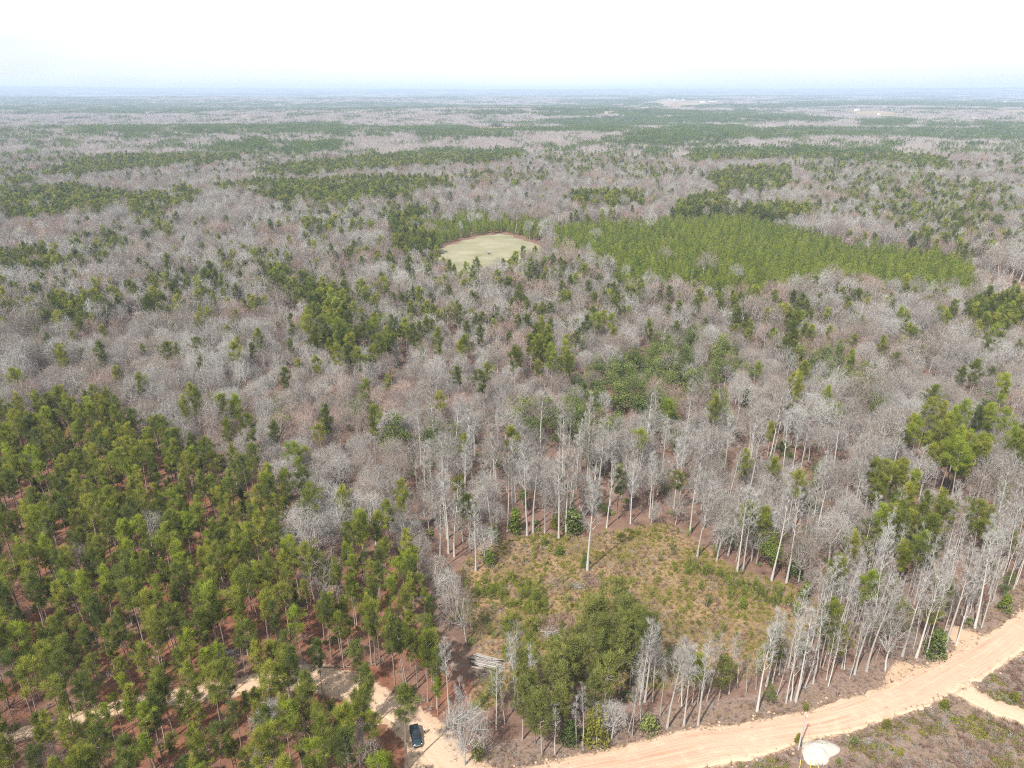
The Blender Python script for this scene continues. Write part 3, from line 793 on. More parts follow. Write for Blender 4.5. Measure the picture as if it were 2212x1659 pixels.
def dome_tree(h, width, fork, detail=1.0, tw=.022, thick=1.0):
    """leafless spreading hardwood: limbs fan from a low fork to a rounded, fine-twigged dome"""
    T, C = MB(), MB()
    r0 = (0.010 * h + 0.05) * thick
    trunk = bend_path((0, 0, -.3), (rng.normal() * .06, rng.normal() * .06, 1), h * fork, 4, .04, .07)
    T.tube(trunk, np.linspace(r0 * 1.25, r0 * .75, 5), 6)
    root = trunk[-1]
    ctr = np.array([root[0] + rng.normal() * .6, root[1] + rng.normal() * .6, h * .46])
    rad = np.array([width * .5, width * .5, h * .54])
    lop = 1 + .14 * rng.normal(size=3)
    n1 = int(round(9 + 3 * detail))
    B, E, Wd, Tn = [], [], [], []
    ph = rng.uniform(0, 6.28)
    for i in range(n1):
        zc = 1 - .90 * (i + .5) / n1
        a = ph + i * 2.4 + rng.normal() * .2
        rr_ = math.sqrt(max(0, 1 - zc * zc))
        d1 = np.array([math.cos(a) * rr_, math.sin(a) * rr_, zc])
        tgt = ctr + d1 * rad * rng.uniform(.52, .72)
        mid = root * .5 + tgt * .5 + np.array([0, 0, -.06 * h * rr_]) + rng.normal(size=3) * .035 * h
        t = np.linspace(0, 1, 5)[:, None]
        limb = (1 - t) ** 2 * root + 2 * t * (1 - t) * mid + t * t * tgt
        limb[1:] += rng.normal(size=(4, 3)) * .012 * h
        r1 = r0 * .42 * rng.uniform(.75, 1.1)
        T.tube(limb, np.linspace(r1, r1 * .3, 5), 4)
        for j in range(int(round(5 + 3 * detail))):
            d2 = unit(d1 + rng.normal(size=3) * .42); d2[2] = max(d2[2], .02)
            p2, _ = at(limb, 1.0 if j == 0 else rng.uniform(.35, 1.0))
            e2 = ctr + d2 * rad * lop * rng.uniform(.60, .92)
            m2 = (p2 + e2) * .5 + rng.normal(size=3) * .03 * h
            T.tube(np.array([p2, m2, e2]), [r1 * .36, r1 * .24, .016], 3)
            tint = np.clip(.5 + rng.normal() * .18, 0, 1)
            for q in range(int(round(3 + 2 * detail))):
                f = rng.uniform(.25, 1.0)
                p3 = p2 * (1 - f) + m2 * f if f < .5 else m2 * (2 - 2 * f) + e2 * (2 * f - 1)
                d3 = unit(d2 + rng.normal(size=3) * .42)
                e3 = p3 + (ctr + d3 * rad * lop * rng.uniform(.72, 1.04) - p3) * rng.uniform(.5, 1.0)
                B.append(p3); E.append(e3); Wd.append(tw * 1.9); Tn.append(tint)
                L3 = float(np.linalg.norm(e3 - p3)) + .2
                out = unit(e3 - p3)
                for z in range(int(round(4 + 3 * detail))):
                    p4 = p3 + (e3 - p3) * rng.uniform(.2, 1.0)
                    dv = unit(out + rng.normal(size=3) * .40 + np.array([0, 0, .22]))
                    B.append(p4); E.append(p4 + dv * rng.uniform(.5, 1.5)); Wd.append(tw * rng.uniform(.7, 1.25)); Tn.append(min(1, max(0, tint + rng.normal() * .14)))
    C.blades(B, E, np.array(Wd), 0, np.array(Tn))
    return T, C

def needle_puff(C, c, out, r, n, tint, w=.075, m=0):
    """one tuft of pine needles round a branch tip"""
    d = rng.normal(size=(n, 3)) + out * .9 + np.array([0, 0, .55])
    d /= np.linalg.norm(d, axis=1)[:, None]
    base = c + rng.normal(size=(n, 3)) * r * .28
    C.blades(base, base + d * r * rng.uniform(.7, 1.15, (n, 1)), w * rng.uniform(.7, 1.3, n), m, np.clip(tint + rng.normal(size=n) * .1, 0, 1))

def pine_tree(h, width, cb, nb, puff_r, puffs, blades, w, flat=0.0):
    T, C = MB(), MB()
    r0 = .0085 * h + .05
    trunk = bend_path((0, 0, -.3), (rng.normal() * .02, rng.normal() * .02, 1), h, 8, .06, .02)
    rad = np.linspace(r0, .03, 9); rad[0] *= 1.25
    T.tube(trunk, rad, 6)
    for i in range(3):                                   # dead stubs below the crown
        p, d = at(trunk, cb * rng.uniform(.55, 1.0))
        T.tube(bend_path(p, side_dir(d, 1.4, rng.uniform(0, 6.28)), rng.uniform(.5, 1.4), 2, 0, .1), [.03, .02, .008], 3)
    az = rng.uniform(0, 6.28)
    lop = rng.uniform(0, 6.28)
    for i in range(nb):
        f = (i + rng.uniform(0, 1)) / nb
        t = cb + (1 - cb) * f
        p, d = at(trunk, min(t, .995))
        az += 2.4 + rng.normal() * .35
        prof = (0.52 + 1.2 * f) if f < .32 else (1.0 - ((f - .32) / .68) ** (1.7 + flat) * .86)
        ln = width * .5 * prof * rng.uniform(.45, 1.28) * (1 + .2 * math.cos(az - lop))
        ang = 1.35 - .75 * f + rng.normal() * .12
        br = bend_path(p, side_dir(d, ang, az), ln, 3, .09, .09)
        T.tube(br, np.linspace(.05 * (1 - f) + .022, .01, 4), 3)
        k = max(2, int(round(puffs * (.45 + .75 * prof))))
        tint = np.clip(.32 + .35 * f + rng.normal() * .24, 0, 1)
        for q in range(k):
            tq = 1.0 if q == 0 else rng.uniform(.38, 1.0)
            pc, dc = at(br, tq)
            pc = pc + rng.normal(size=3) * np.array([1, 1, .4]) * ln * .13
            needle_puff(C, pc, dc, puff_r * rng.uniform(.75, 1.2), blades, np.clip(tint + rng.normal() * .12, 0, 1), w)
    pc, dc = at(trunk, 1.0)
    needle_puff(C, pc, dc, puff_r, blades, .75, w)
    return T, C

def cone_pine(h, width, nb, puff_r, blades, w):
    """young plantation pine: foliage down to the ground"""
    T, C = MB(), MB()
    trunk = bend_path((0, 0, -.1), (0, 0, 1), h, 4, .05, .02)
    T.tube(trunk, np.linspace(.02 * h + .01, .01, 5), 4)
    az = 0
    for i in range(nb):
        f = (i + rng.uniform(0, 1)) / nb
        p, d = at(trunk, .06 + .92 * f)
        az += 2.4 + rng.normal() * .3
        ln = width * .5 * ((1 - f) ** .5 if f > .18 else .55 + 1.9 * f) * rng.uniform(.7, 1.2) + .05
        br = bend_path(p, side_dir(d, 1.25 - .6 * f, az), ln, 2, .15, .06)
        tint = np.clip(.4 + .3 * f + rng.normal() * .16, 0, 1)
        for tq in ((1.0, .6, .3) if f < .6 else (1.0, .5)):
            pc, dc = at(br, tq)
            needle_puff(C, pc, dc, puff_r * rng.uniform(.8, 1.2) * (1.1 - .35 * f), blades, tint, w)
    return T, C

def broad_tree(h, width, cb, clusters, leaves, size):
    T, C = MB(), MB()
    r0 = .014 * h + .05
    trunk = bend_path((0, 0, -.3), (rng.normal() * .06, rng.normal() * .06, 1), h * .62, 5, .03, .06)
    T.tube(trunk, np.linspace(r0 * 1.2, r0 * .35, 6), 6)
    az = rng.uniform(0, 6.28)
    lobes = []
    for i in range(9):
        p, d = at(trunk, rng.uniform(.35, 1))
        az += 2.4
        ln = width * .5 * rng.uniform(.55, .95)
        br = bend_path(p, side_dir(d, rng.uniform(.4, 1.1), az), ln, 4, .12, .12)
        T.tube(br, np.linspace(r0 * .4, .02, 5), 4)
        lobes.append((br[-1], width * rng.uniform(.16, .26)))
        lobes.append((br[3], width * rng.uniform(.14, .22)))
    lobes.append((np.array([0, 0, h * .86]), width * .24))
    for i in range(clusters):
        c, r = lobes[int(rng.integers(len(lobes)))]
        dv = unit(rng.normal(size=3) + np.array([0, 0, .25]))
        pc = c + dv * r * rng.uniform(.55, 1.05) * np.array([1, 1, .85])
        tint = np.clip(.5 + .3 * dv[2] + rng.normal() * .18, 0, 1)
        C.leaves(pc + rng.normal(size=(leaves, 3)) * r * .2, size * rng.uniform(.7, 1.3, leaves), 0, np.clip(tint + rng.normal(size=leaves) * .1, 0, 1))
    return T, C

def cone_bush(h, width, n, size):
    """dense evergreen bush, leafy to the ground"""
    T, C = MB(), MB()
    T.tube(bend_path((0, 0, -.1), (0, 0, 1), h * .8, 3, 0, .05), [.09, .07, .05, .02], 5)
    for i in range(n):
        f = rng.uniform(0, 1) ** .8
        rr = width * .5 * (1 - f) ** .55 * (.9 + .1 * math.sin(9 * f))
        a = rng.uniform(0, 6.28); q = rng.uniform(.65, 1.05)
        pc = np.array([math.cos(a) * rr * q, math.sin(a) * rr * q, .1 + f * h * .95])
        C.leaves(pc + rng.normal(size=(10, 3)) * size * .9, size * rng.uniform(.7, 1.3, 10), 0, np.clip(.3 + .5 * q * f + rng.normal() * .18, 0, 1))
    return T, C

def twig_shrub(h, width, n, tw, lean=.9):
    C = MB()
    b, t, c = [], [], []
    for i in range(n):
        d = unit(np.array([rng.normal() * lean, rng.normal() * lean, 1.1]))
        root = np.array([rng.normal() * width * .12, rng.normal() * width * .12, 0])
        st = bend_path(root, d, h * rng.uniform(.6, 1.1), 2, .05, .2)
        C.tube(st, [tw, tw * .7, tw * .3], 3, 0, rng.uniform(.2, .8))
        for q in range(7):
            p, dd = at(st, rng.uniform(.3, 1))
            b.append(p); t.append(p + side_dir(dd, rng.uniform(.3, .9), rng.uniform(0, 6.28)) * h * rng.uniform(.15, .35)); c.append(rng.uniform(0, 1))
    C.blades(b, t, tw * 1.4, 0, np.array(c))
    return C

def tuft(n, h, spread, w):
    C = MB()
    base = np.concatenate([rng.normal(size=(n, 2)) * spread * .35, np.zeros((n, 1))], 1)
    d = np.concatenate([rng.normal(size=(n, 2)) * .55, np.ones((n, 1))], 1)
    C.blades(base, base + d * h * rng.uniform(.5, 1.1, (n, 1)), w, 0, rng.uniform(0, 1, n))
    return C

def join_mb(parts):
    """[(builder, material index)] -> one builder"""
    o = MB()
    for b, m in parts:
        off = o.n
        for v, t in zip(b.v, b.t): o.v.append(v); o.t.append(t)
        for f in b.f: o.f.append(f + off); o.m.append(np.full(len(f), m))
        for f in b.q: o.q.append(f + off); o.qm.append(np.full(len(f), m))
        o.n += b.n
    return o

PROTO = {}   # kind -> list of (height, trunk builder, crown builder)
PROTO['spread'] = [(h, *dome_tree(h, w, f, 1.0, .022)) for h, w, f in ((19, 13, .34), (17, 12, .30), (21, 12.5, .40), (16, 11.5, .28), (18, 14.5, .32))]
PROTO['tall'] = [(h, *bare_tree(h, s, cb, True, .9, .022)) for h, s, cb in ((27, 3.4, .5), (25, 3.0, .45), (28, 2.7, .55), (23, 3.2, .4), (26, 2.4, .5))]
PROTO['pole'] = [(h, *bare_tree(h, s, cb, True, .48, .02, .72)) for h, s, cb in ((20, 2.0, .45), (18, 1.9, .38), (22, 2.2, .5), (16, 1.9, .3))]
PROTO['pine'] = [(h, *pine_tree(h, w, cb, nb, .86, 4, 36, .07, fl)) for h, w, cb, nb, fl in ((19, 5.9, .57, 28, .5), (18, 5.2, .52, 30, .3), (20, 6.3, .60, 28, 1.0), (17, 5.0, .50, 30, .2), (19, 5.4, .64, 22, .8), (16, 5.6, .48, 28, .6), (20, 4.8, .52, 30, .1), (18, 6.2, .62, 22, 1.3))]
PROTO['olive'] = [(h, *pine_tree(h, w, cb, nb, .72, 6, 15, .085, fl)) for h, w, cb, nb, fl in ((14, 6.6, .36, 44, .6), (13, 7.0, .32, 46, .9), (15, 6.2, .40, 42, .4))]
PROTO['cone'] = [(h, *cone_pine(h, w, nb, .7, 15, .085)) for h, w, nb in ((9, 4.6, 38), (8, 4.4, 36), (10.5, 5.0, 40))]
PROTO['broad'] = [(h, *broad_tree(h, w, .3, 170, 15, .30)) for h, w in ((14, 10), (12, 9), (15, 11), (11, 8))]
PROTO['sapling'] = [(h, *cone_pine(h, w, nb, .34, 10, .055)) for h, w, nb in ((2.4, 1.5, 13), (1.9, 1.3, 11), (3.0, 1.7, 16))]
PROTO['bush'] = [(h, *cone_bush(h, w, n, .26)) for h, w, n in ((3.6, 2.4, 110), (3.0, 2.8, 110), (4.4, 2.6, 130))]
# simpler builds for trees further off
LOD = {}
LOD['spread'] = [(h, *dome_tree(h, w, f, .35, .05, 1.25)) for h, w, f in ((19, 13, .34), (17, 12, .30), (21, 12.5, .40), (18, 14, .32))]
LOD['pine'] = [(h, *pine_tree(h, w, cb, nb, 1.1, 4, 16, .17, fl)) for h, w, cb, nb, fl in ((18, 6.8, .45, 24, .2), (17, 6.2, .38, 26, .5), (19, 7.2, .5, 22, .8))]
LOD['cone'] = [(h, *cone_pine(h, w, nb, .9, 11, .15)) for h, w, nb in ((9, 4.6, 22), (8, 4.4, 20), (10.5, 5.0, 24))]
LOD['broad'] = [(h, *broad_tree(h, w, .3, 80, 10, .5)) for h, w in ((14, 10), (12, 9), (11, 8))]

KINDMAT = {   # kind -> (trunk material, {tone: crown material})
    'spread': ('bark_pale', {'grey': 'twig', 'pale': 'twig_pale', 'reddish': 'twig_red', 'brownish': 'twig_brown'}),
    'tall': ('bark_pale', {'grey': 'twig', 'pale': 'twig_pale'}),
    'pole': ('bark_pale', {'grey': 'twig', 'pale': 'twig_pale'}),
    'pine': ('bark_pine', {'green': 'pine_mid', 'yellow-green': 'pine_yellow', 'dark green': 'pine_dark'}),
    'olive': ('bark_pine', {'olive green': 'pine_olive'}),
    'cone': ('bark_pine', {'bright green': 'young'}),
    'broad': ('bark_dark', {'dull green': 'broad', 'golden': 'gold', 'bright green': 'bright'}),
    'sapling': ('bark_pine', {'yellow-green': 'young', 'dark green': 'pine_dark'}),
    'bush': ('bark_dark', {'bright green': 'bright', 'dull green': 'broad', 'golden': 'gold'}),
}
proto_mesh = {}
for kind, lst in PROTO.items():
    tm, tones = KINDMAT[kind]
    for i, (h, T, C) in enumerate(lst):
        tme = T.mesh('trunk', [M[tm]], True)
        for tone, cm in tones.items():
            proto_mesh[kind, tone, i] = (h, tme, C.mesh('crown', [M[cm]]))

# prototypes for the uncountable mass of the forest: whole trees as one mesh each, outside the scene's own collection
def proto_collection(name, meshes):
    c = bpy.data.collections.new(name)
    for i, me in enumerate(meshes):
        o = bpy.data.objects.new('%s_%02d' % (name, i), me)
        c.objects.link(o)
    return c

def whole(kind, tone, src):
    tm, tones = KINDMAT[kind]
    return [join_mb([(T, 0), (C, 1)]).mesh(kind, [M[tm], M[tones[tone]]]) for h, T, C in src[kind]]

def scatter(name, coll, n_proto, pos, rot, scl, which, label, zs=None):
    """one object that carries instances of the collection's meshes at the given places"""
    me = bpy.data.meshes.new(name)
    me.vertices.add(len(pos)); me.vertices.foreach_set('co', np.asarray(pos, np.float32).ravel())
    for an, ty, data in (('turn', 'FLOAT', rot), ('size', 'FLOAT', scl), ('which', 'INT', which), ('tall', 'FLOAT', zs if zs is not None else np.ones(len(pos)))):
        a = me.attributes.new(an, ty, 'POINT')
        a.data.foreach_set('value', np.asarray(data, np.int32 if ty == 'INT' else np.float32))
    o = add_obj(name, me); o['kind'] = 'stuff'
    if label: o['label'] = label
    ng = bpy.data.node_groups.new(name, 'GeometryNodeTree')
    ng.interface.new_socket('Geometry', in_out='INPUT', socket_type='NodeSocketGeometry')
    ng.interface.new_socket('Geometry', in_out='OUTPUT', socket_type='NodeSocketGeometry')
    n, l = ng.nodes, ng.links
    gi, go = n.new('NodeGroupInput'), n.new('NodeGroupOutput')
    ci = n.new('GeometryNodeCollectionInfo'); ci.inputs['Collection'].default_value = coll
    ci.inputs['Separate Children'].default_value = True; ci.inputs['Reset Children'].default_value = True
    ip = n.new('GeometryNodeInstanceOnPoints'); ip.inputs['Pick Instance'].default_value = True
    def na(nm, ty):
        q = n.new('GeometryNodeInputNamedAttribute'); q.data_type = ty; q.inputs['Name'].default_value = nm
        return q.outputs['Attribute']
    cx = n.new('ShaderNodeCombineXYZ'); l.new(na('turn', 'FLOAT'), cx.inputs['Z'])
    s = na('size', 'FLOAT')
    cs = n.new('ShaderNodeCombineXYZ')
    mu = n.new('ShaderNodeMath'); mu.operation = 'MULTIPLY'; l.new(s, mu.inputs[0]); l.new(na('tall', 'FLOAT'), mu.inputs[1])
    l.new(s, cs.inputs['X']); l.new(s, cs.inputs['Y']); l.new(mu.outputs[0], cs.inputs['Z'])
    l.new(gi.outputs[0], ip.inputs['Points']); l.new(ci.outputs[0], ip.inputs['Instance'])
    l.new(na('which', 'INT'), ip.inputs['Instance Index'])
    l.new(cx.outputs[0], ip.inputs['Rotation']); l.new(cs.outputs[0], ip.inputs['Scale'])
    l.new(ip.outputs[0], go.inputs[0])
    md = o.modifiers.new('scatter', 'NODES'); md.node_group = ng
    return o

# ------------------------------------------------------------------ where the trees stand
def jitter_grid(x0, x1, y0, y1, s):
    xs = np.arange(x0, x1, s); ys = np.arange(y0, y1, s)
    X, Y = np.meshgrid(xs, ys)
    X = X + rng.uniform(-.46, .46, X.shape) * s + ((np.arange(len(ys)) % 2) * s * .5)[:, None]; Y = Y + rng.uniform(-.46, .46, Y.shape) * s
    return X.ravel(), Y.ravel()

def wedge(x, y, marg=1.16, extra=25):
    """keep what lies inside the view and a margin round it"""
    return (np.abs(x) < (y * math.cos(PITCH) + CAM_H * math.sin(PITCH)) * 512 / FOC * marg + extra) & (y > 62)

def keep_off(x, y, marg=1.0, clear_ok=False):
    """True where no tree can stand"""
    vx, vy, road, ld, td, clear = ground_masks(x, y)
    bad = road | (ld < .4 * marg) | (td < .5) | (clear & (not clear_ok))
    low = np.interp(vx, [p[0] for p in ROAD_LO], [p[1] for p in ROAD_LO])
    bad |= (vy > low - 6) & (vx > 1100) & (y < 420)                                   # scrub beyond the road
    up = dist_path(x, y, [tuple(gp(*p)) for p in ROAD_UP])[0]
    bad |= (up < 3.2) & (y < 420)
    bad |= inpoly(vx, vy, FIELD) & (y < 900)
    for poly in OPEN: bad |= inpoly(vx, vy, poly) & (y < 420)
    return bad, vx, vy

def kind_map(x, y, u):
    """0 bare, 1 pine, 2 plantation, 3 evergreen hardwood, 4 olive pine, 5 yellow pine, 6 stand pine, 7 pole, 8 tall bare"""
    z = terrain(x, y)
    cx, cyy = proj(x, y, z + 13)
    gxv, gyv = proj(x, y, z)
    k = np.full(x.shape, -1)
    code = {'pine': 1, 'plantation': 2, 'broad': 3, 'olive': 4, 'pine_y': 5, 'stand': 6}
    d = np.hypot(x, y)
    warp = (fbm(x / 30, y / 30, 77, 2) - .5) * 26 * np.clip(300 / (d + 1), .25, 1.3)
    for poly, kd, share in CANOPY:
        h = {'plantation': 7, 'olive': 9}.get(kd, 13)
        if h != 13:
            ax, ay = proj(x, y, z + h)
        else:
            ax, ay = cx, cyy
        m = inpoly(ax + warp, ay + warp * .4, poly) & (k < 0)
        if kd in ('pine', 'broad') and share < .8: share *= .66
        k[m] = np.where(u[m] < share, code[kd], 0)
    free = k < 0
    # elsewhere: hardwood with scattered pines; further out the bands go on in the same mixture
    patch = fbm(x / 170, y / 120, 41, 3)
    p = np.where(patch > .58, np.where(d < 520, .22, .26), np.where(d < 520, .06, .03)) * np.clip(d / 300, .35, 1)
    farp = fbm(x / 900, y / 420, 43, 4)
    outside = (cx < -30) | (cx > 2242)
    p = np.where((d > 1900) | (outside & (d > 330)), np.where(farp > .53, .80, .06), p)
    k[free] = np.where(u[free] < p[free], 1, 0)
    near = d < 420
    st = inpoly(gxv, gyv, STRIP) & near
    k[st & (k == 0)] = 7
    te = inpoly(gxv, gyv, TALL_EDGE) & near
    k[te & (k == 0)] = 8
    ff = np.zeros(x.shape, bool)
    for poly in list(FAR_FIELDS.values()) + [SANDY_EAST, TRACK_NORTH]:
        ff |= inpoly(gxv, gyv, poly)
    for bx, by, br in ((1462, 222, 26), (1530, 227, 30), (1850, 245, 16), (1898, 253, 10), (1912, 238, 12), (2170, 224, 14), (2104, 263, 9), (320, 249, 10)):
        ff |= (np.abs(gxv - bx) < br * .8) & (np.abs(gyv - by) < 4)
    k[ff & (d > 300)] = -9
    return k

trees = []   # (kind, tone, variant, x, y, z, scale, turn)
# hardwood raster and pine raster at different spacing
def tree_points(s, y1, seedsel):
    x, y = jitter_grid(-1150, 1150, 62, y1, s)
    m = wedge(x, y); x, y = x[m], y[m]
    bad, vx, vy = keep_off(x, y, 1.0, 4 in seedsel)
    x, y = x[~bad], y[~bad]
    k = kind_map(x, y, rng.uniform(0, 1, len(x)))
    m = np.isin(k, seedsel)
    return x[m], y[m], k[m]

NEAR_END = 1250
pts = {}
for nm, s, sel in (('hard', 6.0, (0, 8)), ('pines', 4.5, (1, 5)), ('stand', 4.1, (6,)), ('plant', 4.0, (2,)), ('broad', 6.4, (3,)), ('olive', 4.2, (4,)), ('poles', 2.8, (7,))):
    pts[nm] = tree_points(s, NEAR_END, sel)

def push(kind, tone, n, x, y, sc, zf=1.0):
    i = int(rng.integers(n))
    trees.append((kind, tone, i, float(x), float(y), float(sc), float(rng.uniform(0, 6.28)), float(zf)))

for nm, (x, y, k) in pts.items():
    d = np.hypot(x, y)
    red = fbm(x / 22, y / 22, 91, 2)
    big = fbm(x / 45, y / 45, 95, 2)
    tone_n = fbm(x / 40, y / 40, 93, 2)
    u = rng.uniform(0, 1, len(x)); v = rng.uniform(0, 1, len(x)); w_ = rng.uniform(0, 1, len(x))
    gvx, gvy = proj(x, y, 0 * x)
    lane_y = np.interp(gvx, [p[0] for p in LANE], [p[1] for p in LANE])
    thin = (dist_path(x, y, lane_w)[0] < 14) & (gvy > lane_y) & (y < 250)      # open ground on the near side of the lane
    near_row = (gvy > 1260) & (y < 250)
    instand = inpoly(*proj(x, y, 0 * x + 11), [c for c in CANOPY if c[1] == 'stand'][0][0]) & (y < 420)
    for j in range(len(x)):
        kk = k[j]
        if kk == 0:
            if instand[j] and w_[j] < .6: continue
            tone = 'reddish' if (red[j] > .66 and u[j] < .6 and y[j] > 175) else 'pale' if u[j] < .2 else 'brownish' if u[j] > .68 else 'grey'
            kind = 'spread'
            sc = .50 + .56 * v[j] + .4 * (big[j] - .5)
            if d[j] > 330: sc *= 1.12
            push('spread', tone, 5, x[j], y[j], sc)
        elif kk == 8:
            if u[j] < .36: push('tall', 'pale' if v[j] < .5 else 'grey', 5, x[j], y[j], .72 + .4 * v[j])
            elif u[j] < .52: push('broad', 'dull green', 4, x[j], y[j], .45 + .3 * v[j])
            else: push('spread', 'grey', 5, x[j], y[j], .7 + .4 * v[j])
        elif kk == 7:
            if u[j] < .80: push('pole', 'pale' if w_[j] < .4 else 'grey', 4, x[j], y[j], .6 + .45 * v[j])
            elif u[j] < .86: push('tall', 'pale', 5, x[j], y[j], .7 + .2 * v[j])
            elif u[j] < .93: push('olive', 'olive green', 3, x[j], y[j], .5 + .4 * v[j])
            else: push('broad', 'dull green', 4, x[j], y[j], .3 + .2 * v[j])
        elif kk in (1, 5, 6):
            if kk == 5: tone = 'yellow-green' if u[j] < .6 else 'green'
            else: tone = 'yellow-green' if u[j] < (.30 if tone_n[j] > .5 else .10) * (1 if d[j] < 300 else .4) else 'dark green' if u[j] > (.78 if d[j] < 300 else .48) else 'green'
            sc = .84 * (.62 + .58 * v[j] ** .8) if kk == 6 else (.95 if d[j] < 330 else .86) * (.78 + .42 * v[j])
            if kk == 6:
                if thin[j] and w_[j] < .10: continue
                sc *= .90 if near_row[j] else .92
                push('pine', tone, 8, x[j], y[j], sc, 1.0 + .16 * w_[j])
            else: push('pine', tone, 8, x[j], y[j], sc)
        elif kk == 2: push('cone', 'bright green', 3, x[j], y[j], .55 + .75 * v[j])
        elif kk == 3: push('broad', 'dull green', 4, x[j], y[j], .82 + .45 * v[j])
        elif kk == 4: push('olive', 'olive green', 3, x[j], y[j], .72 + .42 * v[j])

# single trees that stand out, placed where the photograph shows their feet
HERO = []
def hero(view, p, kind, tone, var, height, label, cat='tree', turn=None, name=None):
    v = view(p)[0]
    w = gp(*v)
    HERO.append((kind, tone, var, w[0], w[1], height, label, cat, turn, name))
E_ = 'behind the clearing'
hero(V7, (1205, 150), 'tall', 'pale', 0, 29, 'straight pale trunk right of the dark green bush ' + E_)
hero(V7, (1243, 132), 'tall', 'grey', 2, 28, 'second pale trunk right of the dark green bush ' + E_)
hero(V7, (1410, 172), 'tall', 'pale', 1, 26, 'bare pale tree left of the lone pale tree ' + E_)
hero(V7, (1457, 140), 'tall', 'grey', 4, 26, 'bare tree rising beside the shaded green bush ' + E_)
hero(V7, (1595, 378), 'tall', 'pale', 3, 30, 'big lone pale bare tree standing out in the middle of the clearing edge')
hero(V7, (970, 185), 'tall', 'pale', 2, 25, 'slim pale bare tree behind the small bright bush left in the clearing')
hero(V7, (925, 335), 'spread', 'pale', 0, 15, 'short crooked bare tree touching the small bright conical bush')
hero(V7, (872, 380), 'tall', 'pale', 4, 22, 'thin bare tree left of the crooked tree on the clearing edge')
hero(V7, (1320, 135), 'pole', 'pale', 0, 19, 'thin bare pole tree between the pale trunks ' + E_)
hero(V7, (1078, 125), 'tall', 'grey', 1, 27, 'dark bare trunk left of the dark green bush ' + E_)
hero(V8, (575, 447), 'tall', 'pale', 0, 27, 'tall pale trunk with long shadow at the right end of the clearing')
hero(V8, (672, 462), 'tall', 'pale', 2, 26, 'tall pale trunk nearest the conical bush at the right end of the clearing')
hero(V8, (95, 290), 'tall', 'grey', 3, 23, 'bare tree nearest the red bare soil above the clearing')
hero(V8, (222, 316), 'spread', 'grey', 2, 16, 'small forked bare tree in the red soil above the clearing')
hero(V8, (352, 392), 'tall', 'pale', 4, 25, 'left one of two close pale trunks above the right clearing')
hero(V8, (390, 388), 'tall', 'pale', 1, 24, 'right one of two close pale trunks above the right clearing')
hero(V8, (295, 282), 'tall', 'grey', 0, 22, 'dark barked straight bare tree in the red soil above the clearing')
RD = 'by the orange road'
hero(V8, (1512, 945), 'tall', 'pale', 1, 24, 'pale bare tree left of the leafy bush between the sandy spurs')
hero(V8, (1573, 940), 'pole', 'pale', 2, 21, 'slender pale tree in front of the leafy bush between the two sandy spurs')
hero(V8, (1690, 900), 'tall', 'pale', 0, 27, 'tallest pale tree right of the leafy bush beside the upper sandy spur')
hero(V8, (1772, 862), 'tall', 'grey', 3, 17, 'grey bare trunk on the sand of the upper spur')
hero(V8, (1892, 750), 'tall', 'pale', 3, 25, 'pale bare tree above the upper sandy spur beside the road bend')
hero(V8, (1935, 752), 'pole', 'pale', 1, 20, 'slim leaning bare tree above the upper sandy spur')
hero(V8, (1190, 1035), 'tall', 'pale', 2, 25, 'long pale trunk just left of the lower sandy spur ' + RD)
hero(V8, (1312, 1030), 'spread', 'grey', 1, 16, 'bushy grey bare tree at the tip of the lower sandy spur')
hero(V8, (670, 1242), 'pole', 'pale', 0, 21, 'left trunk of the pale clump ' + RD)
hero(V8, (700, 1226), 'pole', 'pale', 3, 20, 'middle trunk of the pale clump ' + RD)
hero(V8, (732, 1228), 'tall', 'pale', 4, 23, 'right trunk of the pale clump ' + RD)
hero(V8, (482, 1292), 'tall', 'pale', 1, 22, 'pale bare tree left of the pale clump ' + RD)
hero(V8, (100, 1380), 'tall', 'pale', 0, 20, 'brightest pale tree with a dark shadow streak ' + RD)
hero(V8, (8, 1386), 'tall', 'pale', 4, 20, 'pale tree left of the brightest one ' + RD)
hero(V8, (845, 1112), 'pole', 'pale', 2, 22, 'pale pole tree standing back from the road right of the clump')
hero(V7, (2110, 1402), 'tall', 'pale', 3, 22, 'slim pale tree right of the pines ' + RD)
hero(V7, (1385, 1582), 'pole', 'pale', 0, 13, 'pale twin stemmed tree below the olive pines ' + RD)
hero(V7, (1300, 1572), 'olive', 'olive green', 0, 15, 'olive pine with pale bare trunk at the road end of the pines')
hero(V7, (1565, 1510), 'tall', 'grey', 2, 14, 'thick grey trunk left of the golden bush ' + RD)
hero(V7, (1525, 1502), 'pole', 'pale', 1, 13, 'crooked pale tree beside the thick grey trunk left of the golden bush')
hero(V7, (1750, 1476), 'spread', 'pale', 0, 12, 'crooked two-stemmed pale tree right of the golden bush ' + RD)
hero(V7, (1860, 1422), 'pole', 'pale', 3, 14, 'thin straight pale tree right of the crooked two-stemmed one')
hero(V7, (1652, 1512), 'pole', 'pale', 2, 11, 'thin pale tree standing in the golden bush ' + RD)
hero(V7, (1885, 1452), 'pole', 'grey', 0, 13, 'thin grey tree nearest the road right of the golden bush')
hero(V7, (798, 1640), 'spread', 'pale', 3, 17, 'large forked silver grey tree at the mouth of the sandy lane')
hero(V7, (772, 1540), 'tall', 'grey', 3, 18, 'straight bare tree behind the large forked tree by the lane mouth')
hero(V7, (700, 1300), 'tall', 'pale', 1, 18, 'tall thin bare tree between the sandy lane and the log stack')
hero(V7, (428, 1672), 'pine', 'dark green', 4, 20, 'tall pine with long grey trunk leaning over the dark car')
hero(V7, (235, 1650), 'pine', 'green', 0, 14, 'pine left of the dark car at the bottom of the picture')
hero(V7, (120, 1640), 'spread', 'pale', 4, 11, 'small silvery bare tree left of the dark car')
